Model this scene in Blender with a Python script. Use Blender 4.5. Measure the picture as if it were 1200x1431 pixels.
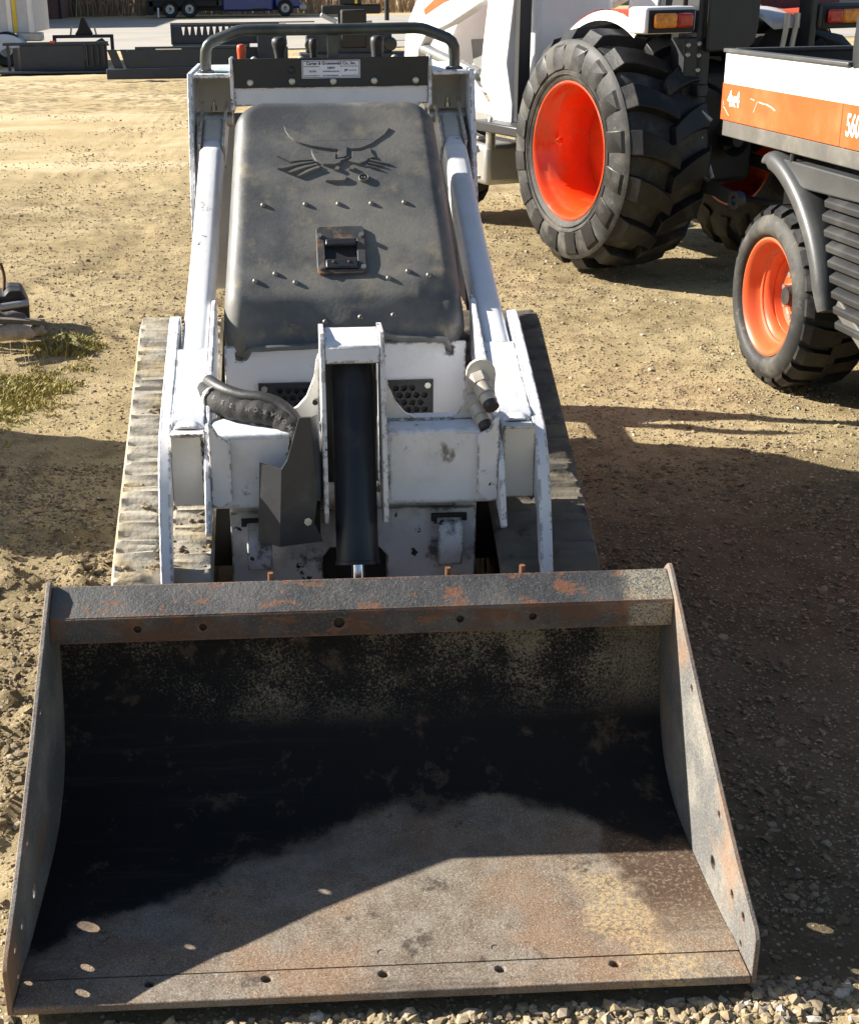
import bpy, bmesh, math, random
import numpy as np
from mathutils import Vector, Matrix, Euler
from mathutils.geometry import tessellate_polygon
rad = math.radians
PI = math.pi
random.seed(7)
rng = np.random.default_rng(11)
for o in list(bpy.data.objects):
    bpy.data.objects.remove(o)
S = bpy.context.scene
COL = S.collection

# ------------------------------------------------------------------ camera, sky, sun, exposure
cam = bpy.data.cameras.new('camera')
cam.sensor_width = 36.0
cam.sensor_fit = 'AUTO'
cam.lens = 1913.07 / 1431 * 36
cam.shift_x = 95.9 / 1431
cam.clip_start = 0.05
cam.clip_end = 1500
camo = bpy.data.objects.new('camera', cam)
COL.objects.link(camo)
cy, cp, cr = 0.04440108, 0.37159441, 0.012877994
fw = Vector((math.sin(cy) * math.cos(cp), math.cos(cy) * math.cos(cp), -math.sin(cp)))
rt = Vector((math.cos(cy), -math.sin(cy), 0))
dn = fw.cross(rt)
rt2 = math.cos(cr) * rt + math.sin(cr) * dn
dn2 = -math.sin(cr) * rt + math.cos(cr) * dn
mw = Matrix((rt2, -dn2, -fw)).transposed().to_4x4()
mw.translation = (-0.101339, -1.645654, 1.428975)
camo.matrix_world = mw
S.camera = camo

world = bpy.data.worlds.new("World")
S.world = world
world.use_nodes = True
wn = world.node_tree
bg = wn.nodes['Background']
sky = wn.nodes.new('ShaderNodeTexSky')
sky.sky_type = 'NISHITA'
sky.sun_disc = False
SUN = Vector((-0.71, 0.241, 0.405)).normalized()
sky.sun_elevation = math.asin(SUN.z)
sky.sun_rotation = math.atan2(SUN.x, SUN.y)
sky.dust_density = 1.0
wn.links.new(sky.outputs[0], bg.inputs[0])
bg.inputs[1].default_value = 0.05
sl = bpy.data.lights.new('sun', 'SUN')
sl.energy = 5.0
sl.angle = rad(0.55)
sl.color = (1.0, 0.94, 0.84)
slo = bpy.data.objects.new('sun', sl)
COL.objects.link(slo)
slo.rotation_euler = (-SUN).to_track_quat('-Z', 'Y').to_euler()
slo.location = (-20, 8, 14)
S.view_settings.view_transform = 'Standard'
S.view_settings.look = 'None'
S.view_settings.gamma = 1.0
S.view_settings.use_curve_mapping = False
S.view_settings.exposure = 1.38
S.render.engine = 'CYCLES'
S.cycles.max_bounces = 6
S.cycles.diffuse_bounces = 3
S.cycles.glossy_bounces = 3

# ------------------------------------------------------------------ materials
def nd(nt, t, **kw):
    n = nt.nodes.new(t)
    for k, v in kw.items():
        setattr(n, k, v)
    return n

def newmat(name):
    m = bpy.data.materials.new(name)
    m.use_nodes = True
    nt = m.node_tree
    return m, nt, nt.nodes['Principled BSDF']

def noise(nt, vec, scale, detail=6, rough=0.6, stretch=None, off=0.0):
    if stretch or off:
        mp = nd(nt, 'ShaderNodeMapping')
        mp.inputs['Scale'].default_value = stretch or (1, 1, 1)
        mp.inputs['Location'].default_value = (off, off * 1.7, off * .6)
        nt.links.new(vec, mp.inputs[0])
        vec = mp.outputs[0]
    n = nd(nt, 'ShaderNodeTexNoise')
    n.inputs['Scale'].default_value = scale
    n.inputs['Detail'].default_value = detail
    n.inputs['Roughness'].default_value = rough
    nt.links.new(vec, n.inputs['Vector'])
    return n.outputs[0]

def ramp(nt, fac, lo, hi, a=0.0, b=1.0):
    r = nd(nt, 'ShaderNodeMapRange')
    r.interpolation_type = 'SMOOTHSTEP'
    for k, v in zip(('From Min', 'From Max', 'To Min', 'To Max'), (lo, hi, a, b)):
        r.inputs[k].default_value = v
    nt.links.new(fac, r.inputs[0])
    return r.outputs[0]

def math_(nt, op, a, b=None, clamp=False):
    n = nd(nt, 'ShaderNodeMath', operation=op)
    n.use_clamp = clamp
    for i, v in enumerate((a, b)):
        if v is None:
            continue
        if isinstance(v, (int, float)):
            n.inputs[i].default_value = v
        else:
            nt.links.new(v, n.inputs[i])
    return n.outputs[0]

def mix(nt, fac, a, b):
    n = nd(nt, 'ShaderNodeMix')
    n.data_type = 'RGBA'
    for s, v in ((n.inputs[0], fac), (n.inputs[6], a), (n.inputs[7], b)):
        if isinstance(v, (int, float)):
            s.default_value = v
        elif isinstance(v, tuple):
            s.default_value = (*v, 1.0) if len(v) == 3 else v
        else:
            nt.links.new(v, s)
    return n.outputs[2]

def edge_mask(nt, radius):
    b = nd(nt, 'ShaderNodeBevel')
    b.samples = 3
    b.inputs['Radius'].default_value = radius
    g = nd(nt, 'ShaderNodeNewGeometry')
    d = nd(nt, 'ShaderNodeVectorMath', operation='DOT_PRODUCT')
    nt.links.new(b.outputs[0], d.inputs[0])
    nt.links.new(g.outputs['Normal'], d.inputs[1])
    return math_(nt, 'SUBTRACT', 1.0, d.outputs['Value'])

def surf(name, base, rough=0.5, metal=0.0, var=0.25, vscale=6.0, dirt=None, chips=None, edge=None,
         bump=None, spec=0.5, coat=0.0, speck=None, streak=None):
    """dirt (color, scale, lo, hi), chips (color, scale, threshold), edge (color, radius), bump (scale, dist)"""
    m, nt, bs = newmat(name)
    tc = nd(nt, 'ShaderNodeTexCoord').outputs['Object']
    c = base
    if var:
        n = noise(nt, tc, vscale, 5)
        c = mix(nt, ramp(nt, n, .3, .7), tuple(x * (1 - var) for x in base), tuple(min(1, x * (1 + var * .6)) for x in base))
    rg = rough
    if streak:
        n = noise(nt, tc, streak[1], 8, .7, stretch=streak[4] if len(streak) > 4 else (1, 1, .12), off=5.3)
        c = mix(nt, ramp(nt, n, streak[2], streak[3]), c, streak[0])
    if dirt:
        for i, dd in enumerate(dirt if isinstance(dirt[0][0], tuple) else [dirt]):
            n = noise(nt, tc, dd[1], 9, .65, off=2.1 + 3 * i)
            c = mix(nt, ramp(nt, n, dd[2], dd[3], 0, dd[4] if len(dd) > 4 else 1), c, dd[0])
            if i == 0:
                rg = mix(nt, ramp(nt, n, dd[2], dd[3]), (rough,) * 3, (min(1, rough + .3),) * 3)
    if speck:
        n = noise(nt, tc, speck[1], 4, .75, off=9.1)
        c = mix(nt, ramp(nt, n, speck[2], speck[3]), c, speck[0])
    if chips:
        n = noise(nt, tc, chips[1], 6, .6, off=7.7)
        big = noise(nt, tc, chips[1] * .17, 3, .5, off=1.3)
        f = math_(nt, 'ADD', n, math_(nt, 'MULTIPLY', math_(nt, 'SUBTRACT', big, .5), .45))
        c = mix(nt, ramp(nt, f, chips[2], chips[2] + .015), c, chips[0])
    if edge:
        e = edge_mask(nt, edge[1])
        n = noise(nt, tc, 38, 6, .72, off=4.4)
        f = math_(nt, 'MULTIPLY', ramp(nt, e, .004, .04), ramp(nt, n, .49, .53))
        c = mix(nt, f, c, edge[0])
    if isinstance(c, tuple):
        bs.inputs['Base Color'].default_value = (*c, 1)
    else:
        nt.links.new(c, bs.inputs['Base Color'])
    if isinstance(rg, (int, float)):
        bs.inputs['Roughness'].default_value = rg
    else:
        nt.links.new(rg, bs.inputs['Roughness'])
    bs.inputs['Metallic'].default_value = metal
    bs.inputs['Specular IOR Level'].default_value = spec
    bs.inputs['Coat Weight'].default_value = coat
    bs.inputs['Coat Roughness'].default_value = .12
    if bump:
        n = noise(nt, tc, bump[0], 6, .6, off=3.3)
        b = nd(nt, 'ShaderNodeBump')
        b.inputs['Distance'].default_value = bump[1]
        b.inputs['Strength'].default_value = 1.0
        nt.links.new(n, b.inputs['Height'])
        nt.links.new(b.outputs[0], bs.inputs['Normal'])
    return m

M = {}
DUST = (.33, .27, .18)
RUST = (.17, .075, .03)
M['white'] = surf('worn_white_paint', (.74, .75, .78), .38, var=.06, dirt=[((.40, .35, .27), 5, .48, .8, .6), ((.12, .09, .06), 16, .63, .72, .8)],
                  chips=((.03, .026, .022), 30, .715), edge=((.03, .025, .022), .007), bump=(60, .0006))
M['white_dirty'] = surf('dirty_white_paint', (.66, .66, .66), .5, var=.1, dirt=[((.30, .25, .18), 7, .42, .68, .85), ((.05, .045, .04), 11, .53, .63, .85)],
                        chips=((.025, .022, .02), 26, .625), edge=((.04, .03, .025), .006), bump=(60, .0008),
                        streak=((.2, .16, .12), 16, .62, .75))
M['cream'] = surf('shaded_white_paint', (.66, .63, .57), .45, var=.08, dirt=((.35, .27, .18), 8, .5, .85, .6),
                  edge=((.10, .05, .03), .004), bump=(70, .0005))  # white paint for shaded parts, the shade tone put into its colour
M['clean_white'] = surf('clean_white_paint', (.78, .78, .79), .3, var=.04, coat=.2)
M['hood'] = surf('black_moulded_plastic', (.078, .080, .083), .45, var=.25, vscale=5,
                 dirt=[((.19, .18, .155), 3.4, .40, .68, .8), ((.23, .195, .135), 14, .53, .70, .7)],
                 speck=((.24, .21, .16), 90, .66, .72), bump=(130, .0005), spec=.5)
M['black'] = surf('black_painted_steel', (.017, .019, .024), .42, var=.2, dirt=((.05, .052, .056), 8, .55, .85, .5), bump=(90, .0004))
M['black_gloss'] = surf('black_gloss_paint', (.018, .019, .024), .22, var=.15, dirt=((.10, .09, .07), 6, .6, .9, .5), coat=.3)
M['grip'] = surf('black_rubber_grip', (.024, .024, .024), .5, var=.2, bump=(120, .0006))
M['bar'] = surf('grey_green_handle_paint', (.075, .085, .082), .3, metal=.35, var=.3, vscale=14, dirt=((.16, .13, .09), 12, .55, .8, .6), bump=(110, .0005))
M['rivet'] = surf('dull_rivet', (.20, .20, .19), .45, metal=.5, var=.3, vscale=60, dirt=((.12, .09, .06), 40, .5, .8, .6))
M['hood_edge'] = surf('scuffed_plastic_edge', (.14, .14, .13), .5, var=.3, vscale=20)
M['orange_grip'] = surf('orange_plastic', (.72, .085, .02), .4, var=.1)
M['steel'] = surf('zinc_plated_steel', (.50, .49, .45), .36, metal=.85, var=.3, vscale=30, dirt=((.2, .15, .1), 20, .5, .8, .7))
M['chrome'] = surf('chromed_rod', (.75, .77, .8), .1, metal=1.0, var=.05)
M['coupler'] = surf('dull_grey_coupler', (.50, .46, .39), .5, metal=.2, var=.2, vscale=20, dirt=((.16, .12, .08), 18, .55, .8, .6))
M['dark'] = surf('greasy_dark_steel', (.014, .013, .012), .6, var=.3, dirt=((.05, .04, .03), 7, .5, .8, .7))
M['shade_black'] = surf('shade_black_underbed', (.006, .006, .006), .8, var=0, spec=.1)  # near-black colour standing in for the shade under the bed
M['cyl'] = surf('black_cylinder_paint', (.017, .018, .021), .37, var=.2, dirt=((.10, .09, .075), 9, .48, .8, .5), speck=((.2, .18, .15), 60, .74, .78))
M['rubber'] = surf('tyre_rubber', (.012, .012, .013), .45, var=.3, vscale=9, dirt=((.085, .078, .066), 7, .48, .75, .6), bump=(60, .0012), spec=.35)
M['rubber_side'] = surf('dusty_tyre_sidewall', (.030, .030, .030), .55, var=.2, vscale=9, dirt=[((.15, .14, .115), 6, .4, .75, .7), ((.2, .18, .14), 40, .58, .75, .6)], bump=(60, .001), spec=.3)
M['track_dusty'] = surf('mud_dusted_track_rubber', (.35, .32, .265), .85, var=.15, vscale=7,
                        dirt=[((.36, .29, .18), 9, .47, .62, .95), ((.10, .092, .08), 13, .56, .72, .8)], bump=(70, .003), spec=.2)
M['track_shaded'] = surf('shaded_track_rubber', (.12, .105, .085), .85, var=.3, vscale=7, dirt=[((.19, .165, .12), 6, .42, .7, .8), ((.03, .03, .03), 13, .55, .68, .8)], bump=(70, .002), spec=.3)  # right track: less dust, and its shade darkened into the rubber colour
M['orange'] = surf('orange_wheel_paint', (.66, .058, .010), .22, var=.08, dirt=[((.33, .16, .08), 5, .48, .8, .6), ((.20, .14, .09), 30, .62, .72, .5)], coat=.3)
M['orange_utv'] = surf('faded_orange_wheel_paint', (.62, .105, .03), .4, var=.1, dirt=((.40, .22, .12), 6, .5, .9, .5))
M['orange_band'] = surf('orange_body_paint', (.74, .088, .016), .35, var=.1, dirt=((.55, .3, .12), 3, .5, .9, .4), speck=((.8, .7, .6), 70, .75, .77))
M['grey_plastic'] = surf('weathered_grey_plastic', (.058, .060, .062), .42, var=.2, dirt=((.17, .16, .14), 4, .45, .8, .6), bump=(160, .0005))
M['louvre'] = surf('black_ribbed_plastic', (.022, .023, .024), .5, var=.2, dirt=((.07, .066, .06), 5, .45, .8, .6))
M['rail'] = surf('dusty_black_rail', (.10, .095, .085), .55, var=.2, dirt=((.22, .2, .16), 6, .45, .8, .7))
M['silver'] = surf('silver_tank_metal', (.42, .42, .41), .35, metal=.6, var=.1, dirt=((.25, .22, .18), 5, .5, .9, .5))
M['loader_grey'] = surf('grey_cylinder_tube', (.28, .30, .30), .28, metal=.5, var=.1)
M['window_grey'] = surf('grey_plastic_panel', (.20, .20, .19), .5, var=.1)
M['decal_white'] = surf('white_decal_film', (.80, .80, .80), .4, var=.0)
M['sticker'] = surf('white_paper_label', (.72, .76, .84), .45, var=.04)
M['ink'] = surf('dark_blue_ink', (.025, .03, .10), .5, var=0)
M['label_tan'] = surf('tan_warning_label', (.62, .54, .40), .5, var=.05)
M['amber'] = surf('amber_lens', (.85, .27, .02), .18, var=.35, vscale=40, coat=.5)
M['red'] = surf('red_lens', (.55, .015, .012), .18, var=.4, vscale=40, coat=.5)
M['red_mesh'] = surf('dark_red_mesh', (.16, .03, .035), .6, var=.4, vscale=60)
M['yellow'] = surf('yellow_paint', (.75, .52, .05), .45, var=.1)
M['attach'] = surf('blue_black_attachment_paint', (.018, .027, .046), .45, var=.2, dirt=((.06, .058, .055), 3, .5, .9, .5))
M['blue'] = surf('dark_blue_truck_paint', (.02, .045, .22), .25, var=.1, coat=.4)
M['brick_wall'] = surf('red_brown_wall', (.165, .085, .07), .8, var=.15, dirt=((.2, .13, .11), .8, .4, .8, .5))
M['pink_steel'] = surf('pale_pink_wall_steel', (.50, .36, .32), .6, var=.06)
M['stone'] = surf('grey_brown_stone', (.33, .29, .23), .85, var=.35, vscale=14, dirt=((.20, .16, .11), 9, .5, .7, .8), bump=(50, .006))
M['stone_dark'] = surf('dark_slate_stone', (.10, .09, .085), .8, var=.35, vscale=14, dirt=((.24, .2, .15), 12, .52, .7, .8), bump=(50, .006))
M['wood'] = surf('weathered_wood', (.42, .36, .27), .8, var=.3, vscale=12, bump=(60, .003))
M['rust'] = surf('rusty_steel', RUST, .8, var=.5, vscale=20, bump=(80, .001))
M['glass_dark'] = surf('dark_glass', (.02, .025, .03), .08, var=0)

# bucket steels
def bucket_mat(name, kind):
    m, nt, bs = newmat(name)
    tc = nd(nt, 'ShaderNodeTexCoord').outputs['Object']
    L = nt.links
    sep = nd(nt, 'ShaderNodeSeparateXYZ')
    L.new(tc, sep.inputs[0])
    blk = (.013, .0125, .013)
    if kind == 'shell':
        # y in root space: lip at y = -1.4 .. back at -.78
        big = noise(nt, tc, 3.2, 6, .6)
        fine = noise(nt, tc, 330, 4, .8, off=3)
        mid = noise(nt, tc, 22, 7, .7, off=6)
        # worn floor mask: bare toward the lip, black paint and painted shade toward the back, ragged boundary
        yy = math_(nt, 'ADD', sep.outputs[1], math_(nt, 'MULTIPLY', math_(nt, 'SUBTRACT', big, .5), .34))
        yy = math_(nt, 'ADD', yy, math_(nt, 'MULTIPLY', math_(nt, 'SUBTRACT', mid, .5), .06))
        yy = math_(nt, 'SUBTRACT', yy, math_(nt, 'MULTIPLY', math_(nt, 'MINIMUM', math_(nt, 'ADD', sep.outputs[0], .02), 0.0), .62))
        yy = math_(nt, 'ADD', yy, math_(nt, 'MULTIPLY', ramp(nt, sep.outputs[0], .36, .50), .12))
        worn = ramp(nt, math_(nt, 'ADD', yy, math_(nt, 'MULTIPLY', math_(nt, 'SUBTRACT', fine, .5), .10)), -.925, -.975)
        floorc = mix(nt, ramp(nt, mid, .35, .65), (.165, .130, .098), (.245, .21, .17))
        floorc = mix(nt, ramp(nt, noise(nt, tc, 5, 7, .65, off=8), .45, .65, 0, .6), floorc, (.27, .155, .085))
        floorc = mix(nt, ramp(nt, fine, .54, .64, 0, .85), floorc, (.42, .37, .30))
        floorc = mix(nt, ramp(nt, fine, .45, .36, 0, .85), floorc, (.045, .037, .03))
        floorc = mix(nt, ramp(nt, noise(nt, tc, 10, 8, .75, off=12), .585, .66, 0, .75), floorc, (.045, .036, .03))
        floorc = mix(nt, math_(nt, 'MULTIPLY', ramp(nt, noise(nt, tc, 5, 8, .7, stretch=(.4, 3, 1), off=31), .52, .66, 0, .6), ramp(nt, sep.outputs[1], -1.22, -1.34)), floorc, (.07, .05, .04))
        # sand heap smear on the right end
        bandx = math_(nt, 'ADD', math_(nt, 'ADD', sep.outputs[0], math_(nt, 'MULTIPLY', math_(nt, 'SUBTRACT', noise(nt, tc, 11, 5, .65, off=14), .5), .22)), math_(nt, 'MULTIPLY', math_(nt, 'ADD', sep.outputs[1], 1.22), .16))
        b1 = math_(nt, 'MULTIPLY', ramp(nt, bandx, .33, .38), ramp(nt, bandx, .47, .41))
        b1 = math_(nt, 'MULTIPLY', b1, ramp(nt, noise(nt, tc, 130, 6, .8, off=2), .45, .55, 0, .9))
        b1 = math_(nt, 'MULTIPLY', b1, ramp(nt, sep.outputs[1], -1.10, -1.16))
        floorc = mix(nt, math_(nt, 'MULTIPLY', b1, .9), floorc, (.47, .345, .185))
        b2 = math_(nt, 'MULTIPLY', ramp(nt, bandx, .42, .47), ramp(nt, noise(nt, tc, 150, 6, .8, off=5), .52, .60, 0, .9))
        floorc = mix(nt, math_(nt, 'MULTIPLY', b2, .5), mix(nt, math_(nt, 'MULTIPLY', ramp(nt, bandx, .42, .46, 0, .92), ramp(nt, sep.outputs[1], -1.34, -1.18)), floorc, (.075, .045, .032)), (.40, .33, .215))
        # back wall: black paint with patches of dried dirt speckle
        sp = math_(nt, 'ADD', math_(nt, 'MULTIPLY', noise(nt, tc, 210, 6, .85, off=1), .75), math_(nt, 'MULTIPLY', noise(nt, tc, 4.5, 4, .6, off=4), .55))
        sp = math_(nt, 'ADD', sp, math_(nt, 'MULTIPLY', sep.outputs[0], .085))
        zb = math_(nt, 'MULTIPLY', ramp(nt, sep.outputs[2], .13, .21), 1.0)
        f = math_(nt, 'MULTIPLY', ramp(nt, sp, .655, .76, 0, .62), zb)
        strip = math_(nt, 'MULTIPLY', ramp(nt, math_(nt, 'ADD', sep.outputs[0], math_(nt, 'MULTIPLY', math_(nt, 'SUBTRACT', mid, .5), .12)), .43, .50), ramp(nt, fine, .44, .6, .1, .75))
        f = math_(nt, 'MAXIMUM', f, math_(nt, 'MULTIPLY', strip, zb))
        scr = noise(nt, tc, 9, 9, .75, stretch=(.25, 3, 6), off=21)
        blk = mix(nt, ramp(nt, scr, .52, .70, 0, .45), blk, (.05, .043, .036))
        blk = mix(nt, ramp(nt, noise(nt, tc, 14, 8, .72, off=17), .56, .66, 0, .9), blk, (.075, .055, .038))
        backc = mix(nt, f, blk, (.36, .30, .21))
        c = mix(nt, worn, backc, floorc)
        rg = mix(nt, worn, (.8,) * 3, (.62,) * 3)
        L.new(rg, bs.inputs['Roughness'])
    elif kind == 'plate':
        n = noise(nt, tc, 7, 8, .65)
        fine = noise(nt, tc, 300, 4, .8, off=3)
        c = mix(nt, ramp(nt, n, .42, .68), (.12, .12, .118), (.27, .25, .215))
        c = mix(nt, ramp(nt, fine, .5, .68, 0, .8), c, (.38, .35, .29))
        c = mix(nt, ramp(nt, noise(nt, tc, 4, 6, .6, off=8), .53, .68, 0, .8), c, (.30, .17, .09))
        c = mix(nt, ramp(nt, fine, .42, .33, 0, .8), c, (.03, .03, .03))
        e = edge_mask(nt, .006)
        c = mix(nt, ramp(nt, e, .02, .1, 0, .7), c, (.22, .12, .07))
        bs.inputs['Roughness'].default_value = .6
    else:
        n = noise(nt, tc, 6, 8, .65)
        fine = noise(nt, tc, 300, 4, .8, off=3)
        c = mix(nt, ramp(nt, n, .40, .65), (.042, .043, .047), (.105, .10, .095))
        c = mix(nt, ramp(nt, fine, .52, .7, 0, .7), c, (.24, .23, .2))
        r1 = noise(nt, tc, 15, 9, .7, off=8, stretch=(1, 2, 2))
        c = mix(nt, ramp(nt, r1, .555, .585, 0, .8), c, (.20, .085, .04))
        z1 = ramp(nt, math_(nt, 'ADD', sep.outputs[2], math_(nt, 'MULTIPLY', math_(nt, 'SUBTRACT', n, .5), .03)), .392, .384)
        c = mix(nt, math_(nt, 'MULTIPLY', z1, ramp(nt, noise(nt, tc, 8, 8, .68, off=1), .46, .60, .05, .9)), c, (.105, .05, .028))
        st = math_(nt, 'MULTIPLY', ramp(nt, math_(nt, 'ADD', sep.outputs[0], math_(nt, 'MULTIPLY', math_(nt, 'SUBTRACT', n, .5), .1)), .455, .485), ramp(nt, fine, .42, .56, .1, .9))
        c = mix(nt, st, c, (.42, .38, .28))
        e = edge_mask(nt, .006)
        c = mix(nt, math_(nt, 'MULTIPLY', ramp(nt, e, .02, .1, 0, 1), ramp(nt, r1, .42, .5)), c, (.24, .11, .06))
        bs.inputs['Roughness'].default_value = .5
    L.new(c, bs.inputs['Base Color'])
    bs.inputs['Specular IOR Level'].default_value = .18 if kind == 'shell' else .4
    b = nd(nt, 'ShaderNodeBump')
    b.inputs['Distance'].default_value = .0022
    L.new(noise(nt, tc, 110, 6, .75, off=9), b.inputs['Height'])
    L.new(b.outputs[0], bs.inputs['Normal'])
    return m
M['bucket_shell'] = bucket_mat('worn_bucket_steel', 'shell')
M['bucket_plate'] = bucket_mat('scoured_plate_steel', 'plate')
M['bucket_flange'] = bucket_mat('rust_scabbed_black_paint', 'flange')

# ------------------------------------------------------------------ mesh helpers
def empty(name, loc, rotz=0.0):
    o = bpy.data.objects.new(name, None)
    o.empty_display_size = .1
    COL.objects.link(o)
    o.location = loc
    o.rotation_euler = (0, 0, rotz)
    return o

def tag(o, label=None, cat=None, group=None, kind=None):
    for k, v in (('label', label), ('category', cat), ('group', group), ('kind', kind)):
        if v:
            o[k] = v
    return o

def frame_from(axis):
    a = Vector(axis).normalized()
    u = a.orthogonal().normalized()
    return a, u, a.cross(u)

class MB:
    def __init__(s):
        s.v = []
        s.f = []
    def add(s, vs, fs):
        n = len(s.v)
        s.v += [tuple(p) for p in vs]
        s.f += [tuple(i + n for i in f) for f in fs]
        return s
    def hexa(s, p):
        """8 points: bottom loop 0-3, top loop 4-7"""
        return s.add(p, [(3, 2, 1, 0), (4, 5, 6, 7), (0, 1, 5, 4), (1, 2, 6, 5), (2, 3, 7, 6), (3, 0, 4, 7)])
    def box(s, lo, hi):
        x0, y0, z0 = lo
        x1, y1, z1 = hi
        return s.hexa([(x0, y0, z0), (x1, y0, z0), (x1, y1, z0), (x0, y1, z0), (x0, y0, z1), (x1, y0, z1), (x1, y1, z1), (x0, y1, z1)])
    def obox(s, c, size, R):
        c = Vector(c)
        h = [x / 2 for x in size]
        pts = [c + R @ Vector((sx * h[0], sy * h[1], sz * h[2])) for sz in (-1, 1) for sx, sy in ((-1, -1), (1, -1), (1, 1), (-1, 1))]
        return s.hexa(pts)
    def bar(s, a, b, w, h, up=(0, 0, 1)):
        a, b = Vector(a), Vector(b)
        d = (b - a).normalized()
        sd = d.cross(Vector(up)).normalized()
        u = sd.cross(d)
        R = Matrix((sd, d, u)).transposed()
        return s.obox((a + b) / 2, (w, (b - a).length, h), R)
    def prism(s, poly, mp, t0, t1, holes=()):
        """extrude a 2D polygon (with holes) between depths t0 and t1 through mp(a, b, t)"""
        loops = [[Vector((a, b, 0)) for a, b in poly]] + [[Vector((a, b, 0)) for a, b in h] for h in holes]
        flat = [p for l in loops for p in l]
        if holes:
            bm = bmesh.new()
            es = []
            bv = [bm.verts.new(p) for p in flat]
            k = 0
            for l in loops:
                m = len(l)
                es += [bm.edges.new((bv[k + i], bv[k + (i + 1) % m])) for i in range(m)]
                k += m
            bm.verts.index_update()
            bmesh.ops.triangle_fill(bm, use_beauty=True, edges=es)
            tris = [tuple(v.index for v in f.verts) for f in bm.faces]
            bm.free()
        elif len(poly) > 4:
            tris = tessellate_polygon(loops)
        else:
            tris = [tuple(range(len(poly)))]
        n = len(flat)
        vs = [mp(p.x, p.y, t0) for p in flat] + [mp(p.x, p.y, t1) for p in flat]
        fs = [tuple(t) for t in tris] + [tuple(i + n for i in reversed(t)) for t in tris]
        k = 0
        for l in loops:
            m = len(l)
            for i in range(m):
                a, b = k + i, k + (i + 1) % m
                fs.append((a, b, b + n, a + n))
            k += m
        return s.add(vs, fs)
    def tube(s, pts, r, n=12, caps=True, sq=None):
        """tube along points; r a number or list; sq=(w,h) gives a rounded-box section instead"""
        pts = [Vector(p) for p in pts]
        rs = r if isinstance(r, (list, tuple)) else [r] * len(pts)
        T = []
        for i in range(len(pts)):
            a = pts[max(0, i - 1)]
            b = pts[min(len(pts) - 1, i + 1)]
            T.append((b - a).normalized())
        u = T[0].orthogonal().normalized()
        if sq:
            u = T[0].cross(Vector((0, 0, 1))).normalized()
        vs = []
        for i, p in enumerate(pts):
            u = (u - T[i] * u.dot(T[i])).normalized()
            w = T[i].cross(u)
            for k in range(n):
                a = 2 * PI * (k + .5) / n
                if sq:
                    e = sq[2] if len(sq) > 2 else .5
                    ca, sa = math.cos(a), math.sin(a)
                    x = math.copysign(abs(ca) ** e, ca) * sq[0] / 2 * rs[i]
                    y = math.copysign(abs(sa) ** e, sa) * sq[1] / 2 * rs[i]
                    vs.append(p + u * x + w * y)
                else:
                    vs.append(p + (u * math.cos(a) + w * math.sin(a)) * rs[i])
        fs = []
        for i in range(len(pts) - 1):
            for k in range(n):
                k2 = (k + 1) % n
                fs.append((i * n + k, i * n + k2, (i + 1) * n + k2, (i + 1) * n + k))
        if caps:
            fs.append(tuple(reversed(range(n))))
            fs.append(tuple((len(pts) - 1) * n + k for k in range(n)))
        return s.add(vs, fs)
    def cyl(s, a, b, r, n=16):
        return s.tube([a, b], r, n)
    def lathe(s, prof, o=(0, 0, 0), axis=(1, 0, 0), n=48, close=False):
        """prof list of (distance along axis, radius)"""
        a, u, w = frame_from(axis)
        o = Vector(o)
        vs = []
        for t, r in prof:
            for k in range(n):
                an = 2 * PI * k / n
                vs.append(o + a * t + (u * math.cos(an) + w * math.sin(an)) * r)
        fs = []
        m = len(prof)
        for i in range(m if close else m - 1):
            j = (i + 1) % m
            for k in range(n):
                k2 = (k + 1) % n
                fs.append((i * n + k, i * n + k2, j * n + k2, j * n + k))
        return s.add(vs, fs)
    def hexbolt(s, c, axis, r, h):
        return s.tube([Vector(c), Vector(c) + Vector(axis).normalized() * h], r, 6)
    def dome(s, c, axis, r, h, n=10):
        return s.lathe([(0, r), (h * .5, r * .86), (h * .85, r * .5), (h, .0004)], c, axis, n)
    def build(s, name, mat, parent=None, off=None, bevel=0.0, seg=2, ang=35, smooth=True):
        me = bpy.data.meshes.new(name)
        ox = Vector(off) if off is not None else Vector((0, 0, 0))
        me.from_pydata([tuple(Vector(p) - ox) for p in s.v], [], s.f)
        bm = bmesh.new()
        bm.from_mesh(me)
        bmesh.ops.recalc_face_normals(bm, faces=bm.faces)
        bm.to_mesh(me)
        bm.free()
        me.materials.append(mat)
        if smooth:
            me.polygons.foreach_set('use_smooth', [True] * len(me.polygons))
            me.set_sharp_from_angle(angle=rad(ang))
        o = bpy.data.objects.new(name, me)
        COL.objects.link(o)
        if parent is not None:
            o.parent = parent
        if bevel:
            b = o.modifiers.new('bevel', 'BEVEL')
            b.width = bevel
            b.segments = seg
            b.limit_method = 'ANGLE'
            b.angle_limit = rad(40)
            b.harden_normals = False
        return o

def dup(o, name=None, loc=None, rot=None, parent=None):
    c = o.copy()
    COL.objects.link(c)
    if name:
        c.name = name
    if parent is not None:
        c.parent = parent
    if loc is not None:
        c.location = loc
    if rot is not None:
        c.rotation_euler = rot
    return c

def circle(cx, cy_, r, n=10):
    return [(cx + r * math.cos(2 * PI * k / n), cy_ + r * math.sin(2 * PI * k / n)) for k in range(n)]

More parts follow.
